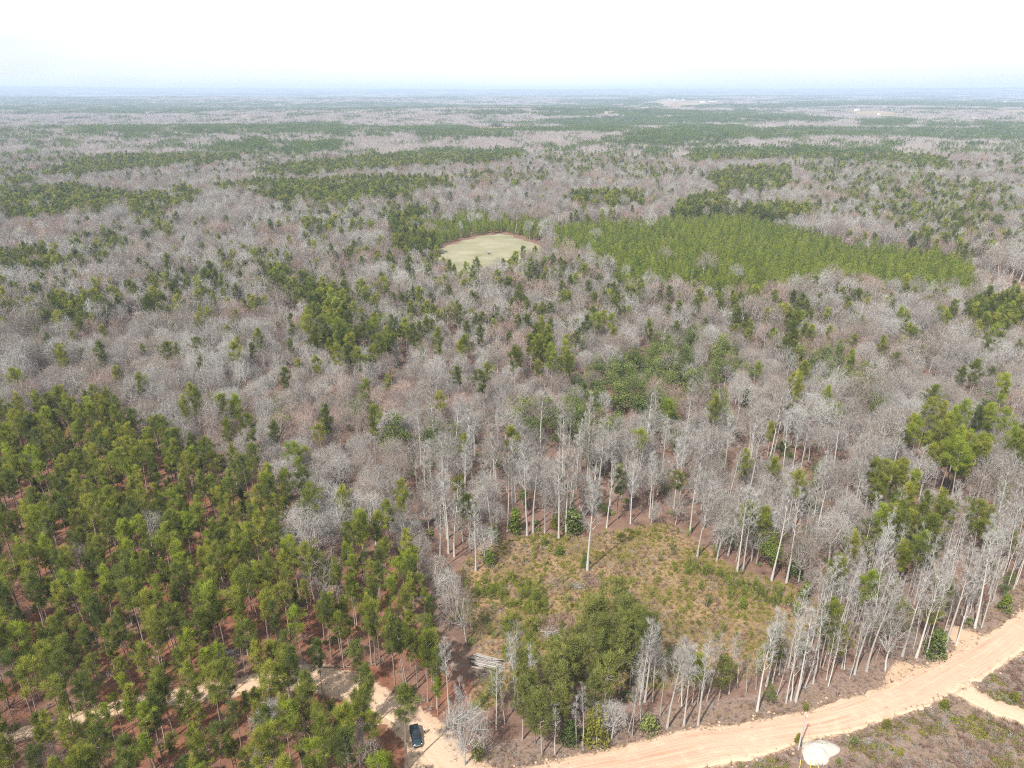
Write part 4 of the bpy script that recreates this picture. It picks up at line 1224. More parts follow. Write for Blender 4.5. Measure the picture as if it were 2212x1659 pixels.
hero(V7, (495, 1140), 'pine', 'green', 1, 15, 'pine on the red straw beside the bend of the sandy lane')
hero(V7, (605, 1175), 'pine', 'green', 3, 16, 'pine with a black shadow on the red straw above the lane')
hero(V7, (405, 1095), 'pine', 'green', 2, 14, 'slim pine beside the dark brush heap above the lane')
hero(V7, (130, 1165), 'pine', 'dark green', 5, 13, 'pine standing alone on the pale sand of the lane')
hero(V6, (1950, 1210), 'spread', 'pale', 2, 10, 'low gnarled silver tree growing on the sand of the lane')
hero(V6, (1840, 1120), 'pine', 'dark green', 5, 11, 'short dark pine on the far rim of the sand')
hero(V6, (1965, 990), 'pine', 'yellow-green', 0, 16, 'yellowish pine with a tall bare trunk above the sand patch')
hero(V6, (1450, 920), 'pine', 'yellow-green', 3, 19, 'tall bright pine on the open red straw of the stand')
hero(V6, (1610, 930), 'pine', 'green', 1, 18, 'tall pine right of the open red straw in the stand')
hero(V6, (1010, 330), 'spread', 'grey', 2, 17, 'broad fan-shaped bare tree alone inside the green pine stand')
hero(V6, (1010, 1290), 'pine', 'green', 0, 16, 'pine at the near rim of the sandy lane in the stand')
hero(V6, (1500, 1180), 'pine', 'yellow-green', 2, 13, 'round headed bright pine beside the sandy lane')
# leafy bushes and evergreens one can pick out
hero(V7, (1130, 135), 'bush', 'bright green', 2, 7.5, 'dense dark green bush at the back of the clearing between pale trunks', 'bush', None, 'evergreen_bush')
hero(V7, (1490, 130), 'bush', 'dull green', 1, 7.0, 'shaded dull green bush right of the pale trunks behind the clearing', 'bush', None, 'evergreen_bush')
hero(V7, (962, 340), 'bush', 'bright green', 0, 4.4, 'small bright conical bush at the left rim of the clearing', 'bush', None, 'evergreen_bush')
hero(V7, (1415, 278), 'bush', 'bright green', 1, 2.6, 'round light green bush out in the upper clearing', 'bush', None, 'evergreen_bush')
hero(V7, (1308, 215), 'bush', 'bright green', 0, 2.8, 'pale green bush left of the round bush in the upper clearing', 'bush', None, 'evergreen_bush')
hero(V7, (1575, 360), 'bush', 'bright green', 2, 3.6, 'leafy green bush against the lone pale tree in the clearing', 'bush', None, 'evergreen_bush')
hero(V7, (1380, 110), 'bush', 'golden', 2, 4.5, 'yellowish two-stemmed bush at the back of the clearing', 'bush', None, 'evergreen_bush')
hero(V8, (788, 570), 'bush', 'bright green', 2, 5.2, 'bright conical bush at the right end of the clearing', 'bush', None, 'evergreen_bush')
hero(V8, (385, 625), 'bush', 'bright green', 0, 3.0, 'small green bush in the tan grass of the right clearing', 'bush', None, 'evergreen_bush')
hero(V8, (740, 668), 'bush', 'bright green', 0, 3.4, 'green bush beside the fallen white trunk', 'bush', None, 'evergreen_bush')
hero(V8, (590, 400), 'broad', 'bright green', 0, 13, 'large yellow-green leafy tree behind the tall pale trunk by the clearing', 'tree', None, 'evergreen_tree')
hero(V8, (720, 430), 'bush', 'dull green', 1, 5.0, 'dull green bush between the two tall pale trunks', 'bush', None, 'evergreen_bush')
hero(V8, (1625, 945), 'bush', 'dull green', 2, 7.5, 'tall leafy green bush between the two sandy spurs', 'bush', None, 'evergreen_bush')
hero(V8, (2080, 640), 'bush', 'bright green', 0, 4.5, 'green bush on the bank where the road leaves the picture', 'bush', None, 'evergreen_bush')
hero(V8, (795, 1282), 'bush', 'golden', 0, 1.7, 'single small green bush on the grassy road verge', 'bush', None, 'evergreen_bush')
hero(V8, (1690, 1275), 'bush', 'golden', 1, 2.2, 'yellow-green bush at the tip of the scrub by the side track', 'bush', None, 'evergreen_bush')
hero(V8, (1320, 1400), 'bush', 'golden', 1, 2.0, 'olive bush on the near edge of the orange road', 'bush', None, 'evergreen_bush')
hero(V8, (1110, 1510), 'bush', 'dull green', 1, 1.7, 'low green bush right of the white sand heap', 'bush', None, 'evergreen_bush')
hero(V8, (1005, 1640), 'bush', 'bright green', 0, 1.6, 'bright little bush just below the white sand heap', 'bush', None, 'evergreen_bush')
hero(V8, (2150, 1230), 'bush', 'golden', 1, 2.2, 'yellowish bush in the scrub above the side track', 'bush', None, 'evergreen_bush')
hero(V8, (745, 1500), 'bush', 'golden', 2, 2.4, 'leafy vine growth against the utility pole', 'bush', None, 'evergreen_bush')
hero(V7, (1640, 1500), 'bush', 'golden', 2, 8.5, 'tall golden green bush below the olive pines ' + RD, 'bush', None, 'evergreen_bush')
hero(V7, (1480, 1480), 'bush', 'dull green', 1, 4.5, 'dark low bush left of the golden bush', 'bush', None, 'evergreen_bush')
hero(V7, (1990, 1430), 'bush', 'dull green', 1, 4.0, 'dark green bush right of the golden bush near the road', 'bush', None, 'evergreen_bush')
hero(V7, (880, 1590), 'bush', 'golden', 0, 3.6, 'small yellow-green bush right of the large forked tree', 'bush', None, 'evergreen_bush')
hero(V6, (200, 1000), 'bush', 'dull green', 1, 4.5, 'dark bush in the shade at the left of the pine stand', 'bush', None, 'evergreen_bush')

NAMES = {'spread': 'bare_tree', 'tall': 'tall_bare_tree', 'pole': 'slender_bare_tree', 'pine': 'pine_tree', 'olive': 'olive_pine_tree', 'cone': 'plantation_pine', 'broad': 'evergreen_tree', 'sapling': 'pine_sapling', 'bush': 'evergreen_bush'}
def plant(name, kind, tone, i, x, y, sc, turn, z=0.0, zf=1.0):
    h, tme, cme = proto_mesh[kind, tone, i]
    e = empty(name, (x, y, z), turn, sc)
    e.scale.z = sc * zf
    add_obj('trunk', tme, e); add_obj('crown', cme, e)
    return e

hx = np.array([h[3] for h in HERO]); hy = np.array([h[4] for h in HERO])
count = {}
for kind, tone, i, x, y, hh, label, cat, turn, nm in HERO:
    sc = hh / proto_mesh[kind, tone, i][0]
    e = plant(nm or NAMES[kind], kind, tone, i, x, y, sc, rng.uniform(0, 6.28) if turn is None else turn)
    tag(e, label, cat)
    count[NAMES[kind]] = count.get(NAMES[kind], 0) + 1
# keep the scattered trees clear of the single ones, of the car, the log stack and the pole
KEEP = [(-18.5, 98.5, 8.5)] + [(*gp(*V7((960, 1000))[0]), 6.0), (*gp(*V7((1350, 790))[0]), 4.0), (*gp(*V7((1530, 480))[0]), 4.0)]
def free_spot(t):
    d = np.hypot(hx - t[3], hy - t[4])
    if (d < 1.7).any(): return False
    return all(math.hypot(t[3] - a, t[4] - b) > r for a, b, r in KEEP)
near_t = [t for t in trees if t[4] > 330 or free_spot(t)]

# ------------------------------------------------------------------ individuals: the 300 nearest of each kind in view
road_up_w = [tuple(gp(*p)) for p in ROAD_UP]
clear_w = [tuple(gp(*p)) for p in CLEARING] ; clear_w.append(clear_w[0])
field_w = [tuple(gp(*p)) for p in FIELD]; field_w.append(field_w[0])
stand_poly = [c for c in CANOPY if c[1] == 'stand'][0][0]
SIZE = {'spread': ('small', 'medium', 'large'), 'tall': ('lower', 'tall', 'very tall'), 'pole': ('short', 'medium', 'tall'), 'pine': ('short', 'middling', 'tall'), 'olive': ('low', 'medium', 'tall'),
        'cone': ('low', 'medium', 'tall'), 'broad': ('small', 'medium', 'large'), 'sapling': ('tiny', 'small', 'larger'), 'bush': ('small', 'medium', 'large')}
WHAT = {'spread': 'spreading bare hardwood', 'tall': 'straight bare hardwood', 'pole': 'slender bare tree', 'pine': 'pine', 'olive': 'pine', 'cone': 'conical pine', 'broad': 'evergreen tree', 'sapling': 'pine sapling', 'bush': 'bush'}
def where(x, y, vx, vy, kind):
    a, b = np.array([x]), np.array([y])
    ld = dist_path(a, b, lane_w)[0][0]; rd = dist_path(a, b, road_up_w)[0][0]; cd = dist_path(a, b, clear_w)[0][0]; fd = dist_path(a, b, field_w)[0][0]
    side = ('far left', 'left', 'centre-left', 'centre', 'centre-right', 'right', 'far right')[min(6, max(0, int(vx / 316)))]
    if kind == 'cone':
        if fd < 22: return 'along the rim of the round field'
        return 'in the young plantation, %s, %s row' % (side, ('front', 'second', 'third', 'fourth', 'fifth', 'sixth')[min(5, count.get('plantation_pine', 0) // 50)])
    if rd < 9: return 'beside the orange road, %s stretch' % ('lower' if vx < 1500 else 'middle' if vx < 1900 else 'upper')
    if ld < 8: return 'beside the sandy lane, ' + ('far left end' if vx < 330 else 'middle stretch' if vx < 620 else 'wide sandy part' if vx < 830 else 'by the dark car')
    if cd < 9: return 'on the %s rim of the clearing' % ('left' if vx < 1060 else 'right' if vx > 1600 else 'far' if vy < 1260 else 'near')
    if inpoly(np.array([vx]), np.array([vy - 60]), stand_poly)[0]:
        below = vy > np.interp(vx, [p[0] for p in LANE], [p[1] for p in LANE]) and vx < 960
        if below: return 'below the sandy lane, %s half' % ('left' if vx < 480 else 'right')
        return 'in the pine stand, %s third, %s rows' % ('left' if vx < 300 else 'middle' if vx < 600 else 'right', 'near' if vy > 1350 else 'middle' if vy > 1150 else 'far')
    if inpoly(np.array([vx]), np.array([vy]), STRIP)[0]:
        return 'between clearing and orange road, ' + ('left end' if vx < 1350 else 'middle' if vx < 1700 else 'right end')
    row = 'level with the clearing' if vy > 1130 else 'just behind the clearing' if vy > 1020 else 'midway into the woods' if vy > 920 else 'deeper in the woods' if vy > 800 else 'far back in the woods'
    return '%s, %s' % (row, side)

LIMIT = {'bare_tree': 280, 'tall_bare_tree': 280, 'slender_bare_tree': 300, 'pine_tree': 290, 'olive_pine_tree': 200, 'plantation_pine': 300, 'evergreen_tree': 240}
near_t.sort(key=lambda t: t[4])
TX = np.array([t[3] for t in near_t]); TY = np.array([t[4] for t in near_t])
TZ = terrain(TX, TY)
TH = np.array([proto_mesh[t[0], t[1], t[2]][0] * t[5] * t[7] for t in near_t])
VX, VY = proj(TX, TY, TZ); UX, UY = proj(TX, TY, TZ + TH * .8)
mass = {}
for q_, t in enumerate(near_t):
    kind, tone, i, x, y, sc, turn, zf = t
    nm = NAMES[kind]
    h, z, vx, vy, ux, uy = (float(q[q_]) for q in (TH, TZ, VX, VY, UX, UY))
    inview = 15 < ux < 2197 and uy < 1650 and 10 < vx < 2202
    if inview and count.get(nm, 0) < LIMIT[nm]:
        e = plant(nm, kind, tone, i, x, y, sc, turn, z, zf)
        place = where(x, y, vx, vy, kind)
        rel = h / max(p[0] for p in PROTO[kind])
        szi = 0 if rel < .68 else 1 if rel < .88 else 2
        tag(e, '%s %s %s %s' % (SIZE[kind][szi], tone, WHAT[kind], place), 'tree', ('%ss %s' % (WHAT[kind], place.split(',')[0])).replace('bare trees', 'bare trees'))
        count[nm] = count.get(nm, 0) + 1
    else:
        mass.setdefault((kind, tone, 'near' if y < 330 else 'far'), []).append(t + (z,))

# the rest of the woods: one mass of pines, one of bare hardwoods, one of leafy evergreens
FOREST = {'pine_forest': ('pine', 'olive'), 'plantation_forest': ('cone',), 'bare_forest': ('spread', 'tall', 'pole'), 'evergreen_forest': ('broad',)}
FLAB = {'pine_forest': 'green pine woods in bands and clumps across the land', 'plantation_forest': 'bright green young pines packed in the plantation', 'bare_forest': 'grey leafless hardwood forest covering the land', 'evergreen_forest': 'dull green leafy evergreens scattered through the bare woods'}
LODK = {'tall': 'spread', 'pole': 'spread', 'olive': 'pine'}
for fname, kinds in FOREST.items():
    meshes, index, P_, R_, S_, W_, Z_ = [], {}, [], [], [], [], []
    for (kind, tone, zone), ts in mass.items():
        if kind not in kinds: continue
        src = PROTO if zone == 'near' else LOD
        kk = kind if zone == 'near' else LODK.get(kind, kind)
        tt = tone if tone in KINDMAT[kk][1] else list(KINDMAT[kk][1])[0]
        key = (kk, tt, zone)
        if key not in index:
            index[key] = (len(meshes), len(src[kk]))
            meshes += whole(kk, tt, src)
        o0, nn = index[key]
        for (k_, t_, i, x, y, sc, turn, zf, z) in ts:
            P_.append((x, y, z)); R_.append(turn); S_.append(sc); Z_.append(zf); W_.append(o0 + i % nn)
    if P_:
        scatter(fname, proto_collection(fname + '_kinds', meshes), len(meshes), P_, R_, S_, W_, FLAB[fname], np.array(Z_) * rng.uniform(.9, 1.1, len(P_)))

# ------------------------------------------------------------------ far woods, in ever larger pieces
def far_pine(mb, x, y, h, w, n, size, m=0):
    f = rng.uniform(.3, 1.0, n)
    a = rng.uniform(0, 6.28, n); rr = w * .5 * np.sqrt(np.clip(1.15 - f, 0, 1)) * rng.uniform(.5, 1.05, n)
    c = np.stack([x + np.cos(a) * rr, y + np.sin(a) * rr, f * h], 1)
    mb.leaves(c, size * rng.uniform(.7, 1.3, n), m, np.clip(.2 + .6 * f + rng.normal(size=n) * .2, 0, 1), .6)

def far_bare(mb, x, y, h, w, n, tw, m=0):
    base = np.stack([np.full(n, x), np.full(n, y), h * rng.uniform(.15, .6, n)], 1)
    base[:, :2] += rng.normal(size=(n, 2)) * w * .16
    tip = np.stack([x + rng.normal(size=n) * w * .30, y + rng.normal(size=n) * w * .30, h * rng.uniform(.6, 1.02, n)], 1)
    mb.blades(base, tip, tw * rng.uniform(.6, 1.4, n), m, rng.uniform(0, 1, n))
    mb.blades([(x, y, 0)], [(x, y, h * .7)], .3, m, .8)

def patch(kind, size, count, lod):
    mb = MB()
    for i in range(count):
        x, y = rng.uniform(-size / 2, size / 2, 2) * 1.1
        pine = kind == 'pine' or (kind == 'mix' and rng.uniform() < .45)
        if lod == 0:
            if pine: far_pine(mb, x, y, rng.uniform(12, 18), 5.5, 34, 1.5, 0)
            else: far_bare(mb, x, y, rng.uniform(11, 18), 11, 60, .16, 1)
        elif lod == 1:
            if pine: far_pine(mb, x, y, rng.uniform(12, 18), 7, 18, 2.6, 0)
            else: far_bare(mb, x, y, rng.uniform(11, 18), 12, 34, .38, 1)
        else:
            if pine: far_pine(mb, x, y, rng.uniform(12, 18), 15, 14, 6.5, 0)
            else: far_bare(mb, x, y, rng.uniform(11, 18), 24, 20, 1.7, 1)
    return mb.mesh('far_' + kind, [M['pine_far'], M['twig_far']])

M['pine_far'] = foliage_mat('far pine needles', [(0.1, (.068, .100, .026)), (0.9, (.135, .170, .036))])
M['twig_far'] = foliage_mat('far bare twigs', [(0.1, (.29, .245, .228)), (0.9, (.40, .355, .33))], 0.0, .12)
for lod, (d0, d1, size, cnt) in enumerate(((NEAR_END, 3000, 30, 24), (3000, 8000, 62, 52), (8000, 23000, 200, 75))):
    meshes = [patch('pine', size, cnt, lod) for _ in range(3)] + [patch('bare', size, cnt, lod) for _ in range(3)] + [patch('mix', size, cnt, lod) for _ in range(3)]
    x, y = jitter_grid(-d1 * .86, d1 * .86, d0 * .7, d1, size * .96)
    d = np.hypot(x, y)
    m = wedge(x, y, 1.15, 60) & (y > d0) & (d < d1 * 1.25)
    x, y = x[m], y[m]
    k = kind_map(x, y, rng.uniform(0, 1, len(x)))
    ok = k > -9
    x, y, k = x[ok], y[ok], k[ok]
    which = np.where(np.isin(k, (1, 2, 4, 5, 6)), 0, 3) + rng.integers(0, 3, len(x))
    mixsel = (rng.uniform(0, 1, len(x)) < .10) & (which >= 3)
    which = np.where(mixsel, 6 + rng.integers(0, 3, len(x)), which)
    z = terrain(x, y)
    scatter('far_forest', proto_collection('far_woods_%s' % 'abc'[lod], meshes), 9, np.stack([x, y, z], 1), rng.integers(0, 4, len(x)) * (math.pi / 2), rng.uniform(.92, 1.1, len(x)), which,
            ('distant mixed woods beyond the plantation', 'hazy far woods in dark and pale bands', 'blue hazy woods on the low horizon ridges')[lod])

# ------------------------------------------------------------------ low growth: saplings, grass, brush, undergrowth
GREEN_CL = [V7((740, 470), (1100, 430), (1500, 560), (1560, 640), (1250, 690), (1000, 600), (800, 560)), V7((1020, 660), (1260, 690), (1310, 1010), (1020, 980)), V7((1330, 820), (1620, 740), (1570, 980), (1340, 980)),
            V8((0, 330), (450, 470), (760, 560), (820, 640), (300, 570), (0, 470)), V7((900, 1180), (1000, 1130), (960, 1260), (860, 1290))]
def poly_points(polys, s, marg=0):
    w = np.concatenate([np.array([gp(*p) for p in poly]) for poly in polys])
    x, y = jitter_grid(w[:, 0].min() - 2, w[:, 0].max() + 2, w[:, 1].min() - 2, w[:, 1].max() + 2, s)
    vx, vy = proj(x, y, 0 * x)
    m = np.zeros(len(x), bool)
    for poly in polys: m |= inpoly(vx, vy, poly)
    return x[m], y[m]

sx, sy = poly_points(GREEN_CL, 1.3)
keep = fbm(sx / 5, sy / 5, 61, 2) > .40
sx, sy = sx[keep], sy[keep]
ex, ey = poly_points([CLEARING], 3.6)
keep = rng.uniform(0, 1, len(ex)) < .6
sx, sy = np.concatenate([sx, ex[keep]]), np.concatenate([sy, ey[keep]])
order = np.argsort(sy)
sap_mass = []
for n_, q in enumerate(order):
    x, y = float(sx[q]), float(sy[q])
    if any(math.hypot(x - a, y - b) < r * .6 for a, b, r in KEEP): continue
    tone = 'dark green' if rng.uniform() < .10 else 'yellow-green'
    i = int(rng.integers(3)); sc = rng.uniform(.55, 1.25)
    vx, vy = (float(v) for v in proj(x, y, 0.0))
    if count.get('pine_sapling', 0) < 300:
        e = plant('pine_sapling', 'sapling', tone, i, x, y, sc, rng.uniform(0, 6.28))
        part = 'lower' if vy > 1400 else 'middle' if vy > 1330 else 'upper'
        sz = 'tiny' if sc < .75 else 'small' if sc < 1.0 else 'larger'
        side = 'far left' if vx < 1090 else 'left' if vx < 1190 else 'centre' if vx < 1300 else 'right' if vx < 1450 else 'far right'
        tag(e, '%s %s pine sapling in the %s %s of the clearing' % (sz, tone, part, side), 'sapling', 'pine saplings in the brushy clearing, %s %s' % (part, side))
        count['pine_sapling'] = count.get('pine_sapling', 0) + 1
    else:
        sap_mass.append((x, y, i + (3 if tone == 'dark green' else 0), sc))
if sap_mass:
    sm = np.array(sap_mass)
    scatter('young_pine_growth', proto_collection('sapling_kinds', whole('sapling', 'yellow-green', PROTO) + whole('sapling', 'dark green', PROTO)), 6,
            np.stack([sm[:, 0], sm[:, 1], 0 * sm[:, 0]], 1), rng.uniform(0, 6.28, len(sm)), sm[:, 3], sm[:, 2].astype(int), 'pine saplings spread thinly through the back of the clearing')

def covers(name, coll, k, x, y, s0, s1, label, z=0.0, zs=None):
    scatter(name, coll, k, np.stack([x, y, 0 * x + z], 1), rng.uniform(0, 6.28, len(x)), rng.uniform(s0, s1, len(x)), rng.integers(0, k, len(x)), label, zs)

grass_c = proto_collection('grass_kinds', [tuft(26, .62, .55, .05).mesh('grass', [M['straw']]) for _ in range(3)] + [tuft(22, .5, .5, .05).mesh('grass', [M['weed']])])
brush_c = proto_collection('brush_kinds', [twig_shrub(1.3, 1.0, 16, .028).mesh('brush', [M['brush']]) for _ in range(3)] + [twig_shrub(1.1, 1.2, 14, .026, 1.1).mesh('brush', [M['twig']]) for _ in range(2)])
redbrush_c = proto_collection('reddish_brush_kinds', [twig_shrub(1.7, 1.2, 18, .026).mesh('brush', [M['twig_red']]) for _ in range(2)])
leafy = []
for _ in range(3):
    b = MB(); n_ = 95
    dv = rng.normal(size=(n_, 3)); dv /= np.linalg.norm(dv, axis=1)[:, None]; dv[:, 2] = np.abs(dv[:, 2]) * .75
    b.leaves(dv * rng.uniform(.5, 1.0, (n_, 1)) * .75, .2 * rng.uniform(.7, 1.3, n_), 0, np.clip(.3 + .6 * dv[:, 2] + rng.normal(size=n_) * .15, 0, 1))
    leafy.append(b)
weed_c = proto_collection('weed_kinds', [b.mesh('weed', [M['weed']]) for b in leafy])
green_c = proto_collection('leafy_kinds', [b.mesh('weed', [M['broad']]) for b in leafy])

x, y = poly_points([CLEARING], .62)
den = fbm(x / 4, y / 4, 71, 3)
k_ = rng.uniform(0, 1, len(x)) < .30 + 1.0 * (den - .35)
covers('dry_grass', grass_c, 4, x[k_], y[k_], .6, 1.25, 'tan dry grass and weeds covering the brushy clearing')
x, y = poly_points([CLEARING], 1.35)
den = fbm(x / 6, y / 6, 73, 3)
covers('clearing_brush', brush_c, 5, x[den > .50], y[den > .50], .45, 1.05, 'low brown brush in patches over the clearing')
covers('clearing_weeds', weed_c, 3, x[(den < .49)], y[(den < .49)], .4, 1.15, 'olive green weeds in patches over the clearing')
x, y = poly_points([V7((1270, 690), (1480, 660), (1540, 740), (1480, 800), (1300, 790)), V7((1540, 420), (1680, 400), (1700, 480), (1600, 520)), V7((740, 440), (820, 420), (800, 520), (760, 560))], 1.0)
covers('reddish_brush', redbrush_c, 2, x, y, .6, 1.1, 'reddish brown brush thickets in the clearing')

# the scrub beyond the road and the verges
lo = [(p[0], p[1] + 8) for p in ROAD_LO]
SCRUB = lo + [(2460, 1800), (1200, 1900)]
x, y = poly_points([SCRUB], .85)
vx, vy, rd_, ld_, td_, cl_ = ground_masks(x, y)
m = (~rd_) & (td_ > .6)
x, y = x[m], y[m]
PILE = gp((2300 + 1150 / 7.373) * .72, (2080 + 1290 / 7.373) * .72)
m = np.hypot((x - PILE[0]) / 4.4, (y - PILE[1]) / 3.4) > 1
x, y = x[m], y[m]
den = fbm(x / 4.5, y / 4.5, 81, 3); u = rng.uniform(0, 1, len(x))
m = (den > .36) & (u < .85)
covers('scrub_brush', brush_c, 5, x[m], y[m], .5, 1.15, 'brown and grey scrub brush on the near side of the orange road')
den2 = fbm(x / 5 + 7, y / 5, 83, 3)
m = (den2 > .50) & (u < .7)
covers('scrub_weeds', weed_c, 3, x[m], y[m], .5, 1.2, 'olive green weeds in the roadside scrub')
m = u > .35
covers('scrub_grass', grass_c, 4, x[m] + .3, y[m] + .2, .6, 1.1, 'pale dry grass tufts in the roadside scrub')
VERGE = ROAD_UP + [(p[0] - 10, p[1] - 46) for p in ROAD_UP[::-1]]
x, y = poly_points([VERGE], .8)
vx, vy, rd_, ld_, td_, cl_ = ground_masks(x, y)
m = (~rd_) & (ld_ > .3)
x, y = x[m], y[m]; u = rng.uniform(0, 1, len(x))
covers('verge_brush', brush_c, 5, x[u < .55], y[u < .55], .3, .75, 'low grey brush along the upper verge of the orange road')
covers('verge_grass', grass_c, 4, x[u > .4], y[u > .4], .5, 1.0, 'dry grass along the upper verge of the orange road')

# tufts, weeds and clods that break up the edges of the road and the lane
ex_, ey_ = [], []
for line, amp in ((L, .9), (Rr, .9), (np.array(lane_w), 1.0)):
    seg = np.diff(line, axis=0); ln0 = np.hypot(seg[:, 0], seg[:, 1]); cum = np.concatenate([[0], np.cumsum(ln0)])
    tt = np.sort(rng.uniform(0, cum[-1], int(cum[-1] * 3.2)))
    px_ = np.interp(tt, cum, line[:, 0]); py_ = np.interp(tt, cum, line[:, 1])
    off = rng.normal(size=len(tt)) * amp + (0 if amp < 1 else np.sign(rng.normal(size=len(tt))) * 2.6)
    q_ = np.clip(np.searchsorted(cum, tt) - 1, 0, len(seg) - 1)
    ex_.append(px_ - seg[q_, 1] / ln0[q_] * off); ey_.append(py_ + seg[q_, 0] / ln0[q_] * off)
ex_, ey_ = np.concatenate(ex_), np.concatenate(ey_); u = rng.uniform(0, 1, len(ex_))
covers('edge_grass', grass_c, 4, ex_[u < .6], ey_[u < .6], .35, .8, 'dry tufts along the ragged edges of the dirt road and lane', .05)
covers('edge_brush', brush_c, 5, ex_[u > .72], ey_[u > .72], .22, .5, 'small dead brush along the edges of the dirt road', .05)
clod = []
for _ in range(3):
    b = MB(); la2 = np.linspace(-1.2, 1.5, 5)
    vv = [(math.cos(a) * math.cos(t) * rng.uniform(.8, 1.2), math.cos(a) * math.sin(t) * rng.uniform(.8, 1.2), math.sin(a) * .6) for a in la2 for t in np.arange(7) * .8976]
    b.add(np.array(vv) * .16, [(i * 7 + j, i * 7 + (j + 1) % 7, (i + 1) * 7 + (j + 1) % 7, (i + 1) * 7 + j) for i in range(4) for j in range(7)]); clod.append(b.mesh('clod', [M['sand_clod']]))
covers('edge_clods', proto_collection('clod_kinds', clod), 3, ex_[(u > .45) & (u < .75)], ey_[(u > .45) & (u < .75)], .5, 2.2, 'clods of pale earth along the edges of the dirt road', .08)

# undergrowth below the trees
x, y = jitter_grid(-320, 320, 64, 400, 2.7)
m = wedge(x, y, 1.1, 10); x, y = x[m], y[m]
bad, vx, vy = keep_off(x, y)
x, y = x[~bad], y[~bad]
den = fbm(x / 9, y / 9, 87, 3); u = rng.uniform(0, 1, len(x))
stand_m = inpoly(*proj(x, y, 0 * x + 11), stand_poly)
m = (u < np.where(stand_m, .50, .55)) & (den > .36)
covers('undergrowth', brush_c, 5, x[m], y[m], .6, np.where(stand_m[m], 1.1, 2.2) if False else 1.7, 'brown leafless undergrowth on the forest floor')
m = (u > .90) & (den > .36)
covers('leafy_undergrowth', green_c, 3, x[m], y[m], .8, 2.4, 'small leafy evergreen shrubs on the forest floor')

# neighbours that would read alike are told apart by counting from the left of the picture
ORD = 'first second third fourth fifth sixth seventh eighth ninth tenth eleventh twelfth thirteenth fourteenth'.split()
alike = {}
for o in col.objects:
    if 'label' in o and 'group' in o and o.parent is None: alike.setdefault(o['label'], []).append(o)
for lab, os_ in alike.items():
    if 1 < len(os_) <= len(ORD):
        os_.sort(key=lambda o: float(proj(o.location.x, o.location.y, o.location.z)[0]))
        for q, o in enumerate(os_): o['label'] = '%s, %s from left' % (lab, ORD[q])

# ------------------------------------------------------------------ things by the road and in the clearing
def box(mb, x0, x1, y0, y1, z0, z1, m=0, bev=0.0):
    v = [(x0, y0, z0), (x1, y0, z0), (x1, y1, z0), (x0, y1, z0), (x0, y0, z1), (x1, y0, z1), (x1, y1, z1), (x0, y1, z1)]
    if bev: v[4:] = [(x0 + bev, y0 + bev, z1), (x1 - bev, y0 + bev, z1), (x1 - bev, y1 - bev, z1), (x0 + bev, y1 - bev, z1)]
    mb.add(v, [(0, 3, 2, 1), (4, 5, 6, 7), (0, 1, 5, 4), (1, 2, 6, 5), (2, 3, 7, 6), (3, 0, 4, 7)], m)

def part(name, mb, mm, parent, smooth_shade=False, bevel=0.0):
    o = add_obj(name, mb.mesh(name, [mm], smooth_shade), parent)
    if bevel:
        b = o.modifiers.new('bevel', 'BEVEL'); b.width = bevel; b.segments = 2; b.limit_method = 'ANGLE'
    return o

M['car_paint'] = plain('dark teal car paint', (.011, .026, .034), .3, .3, .7, .1, .8)
M['car_glass'] = plain('dark car glass', (.008, .010, .012), .06, 0, 0, .05)
M['rubber'] = plain('black rubber', (.018, .018, .018), .85)
M['chrome'] = plain('bright metal', (.55, .56, .58), .3, .9)
M['lamp_glass'] = plain('clear lamp glass', (.70, .72, .74), .12, .2)
M['lamp_red'] = plain('red lamp glass', (.28, .02, .02), .2)
M['black_trim'] = plain('black trim', (.02, .02, .022), .5)

def loft(secs, m=0):
    mb = MB(); k = len(secs[0])
    v = np.concatenate([np.asarray(q, float) for q in secs])
    f = []
    for i in range(len(secs) - 1):
        for j in range(k):
            a, b = i * k + j, i * k + (j + 1) % k
            f.append((a, b, b + k, a + k))
    mb.add(v, f, m)
    for o, rev in ((0, True), ((len(secs) - 1) * k, False)):
        c = v[o:o + k].mean(0)
        fs = [(j, (j + 1) % k, k) if not rev else ((j + 1) % k, j, k) for j in range(k)]
        mb.add(np.concatenate([v[o:o + k], c[None]]), fs, m)
    return mb

def rsec(x, hw, z0, z1, top_in=.0, r=.12):
    """rounded car cross-section at station x"""
    return [(x, -hw + r, z0), (x, hw - r, z0), (x, hw, z0 + r), (x, hw, z1 - r - top_in * .3), (x, hw - r - top_in, z1), (x, -hw + r + top_in, z1), (x, -hw, z1 - r - top_in * .3), (x, -hw, z0 + r)]

# the car: x is forward
car = empty('parked_car', (-18.35, 102.35, .12), math.atan2(-4.75, 1.45))
part('body', loft([rsec(-2.38, .80, .42, 1.02), rsec(-2.25, .90, .32, 1.12), rsec(-1.5, .93, .28, 1.10), rsec(0, .94, .27, 1.06), rsec(.9, .93, .28, 1.03, .04), rsec(1.6, .92, .28, .98, .08), rsec(2.1, .88, .30, .90, .12), rsec(2.36, .74, .38, .74, .10)]), M['car_paint'], car, True, .03)
cab = part('cabin', loft([rsec(-2.28, .74, 1.05, 1.18, .06), rsec(-1.95, .80, 1.0, 1.56, .16), rsec(-1.4, .80, 1.0, 1.70, .18), rsec(-.3, .80, 1.0, 1.72, .18), rsec(.15, .80, 1.0, 1.66, .18), rsec(1.02, .80, 1.0, 1.07, .06)]), M['car_paint'], car, True, .02)
w = MB(); w.add([(.24, -.56, 1.665), (.24, .56, 1.665), (1.05, .70, 1.10), (1.05, -.70, 1.10)], [(0, 3, 2, 1)]); part('windshield', w, M['car_glass'], car)
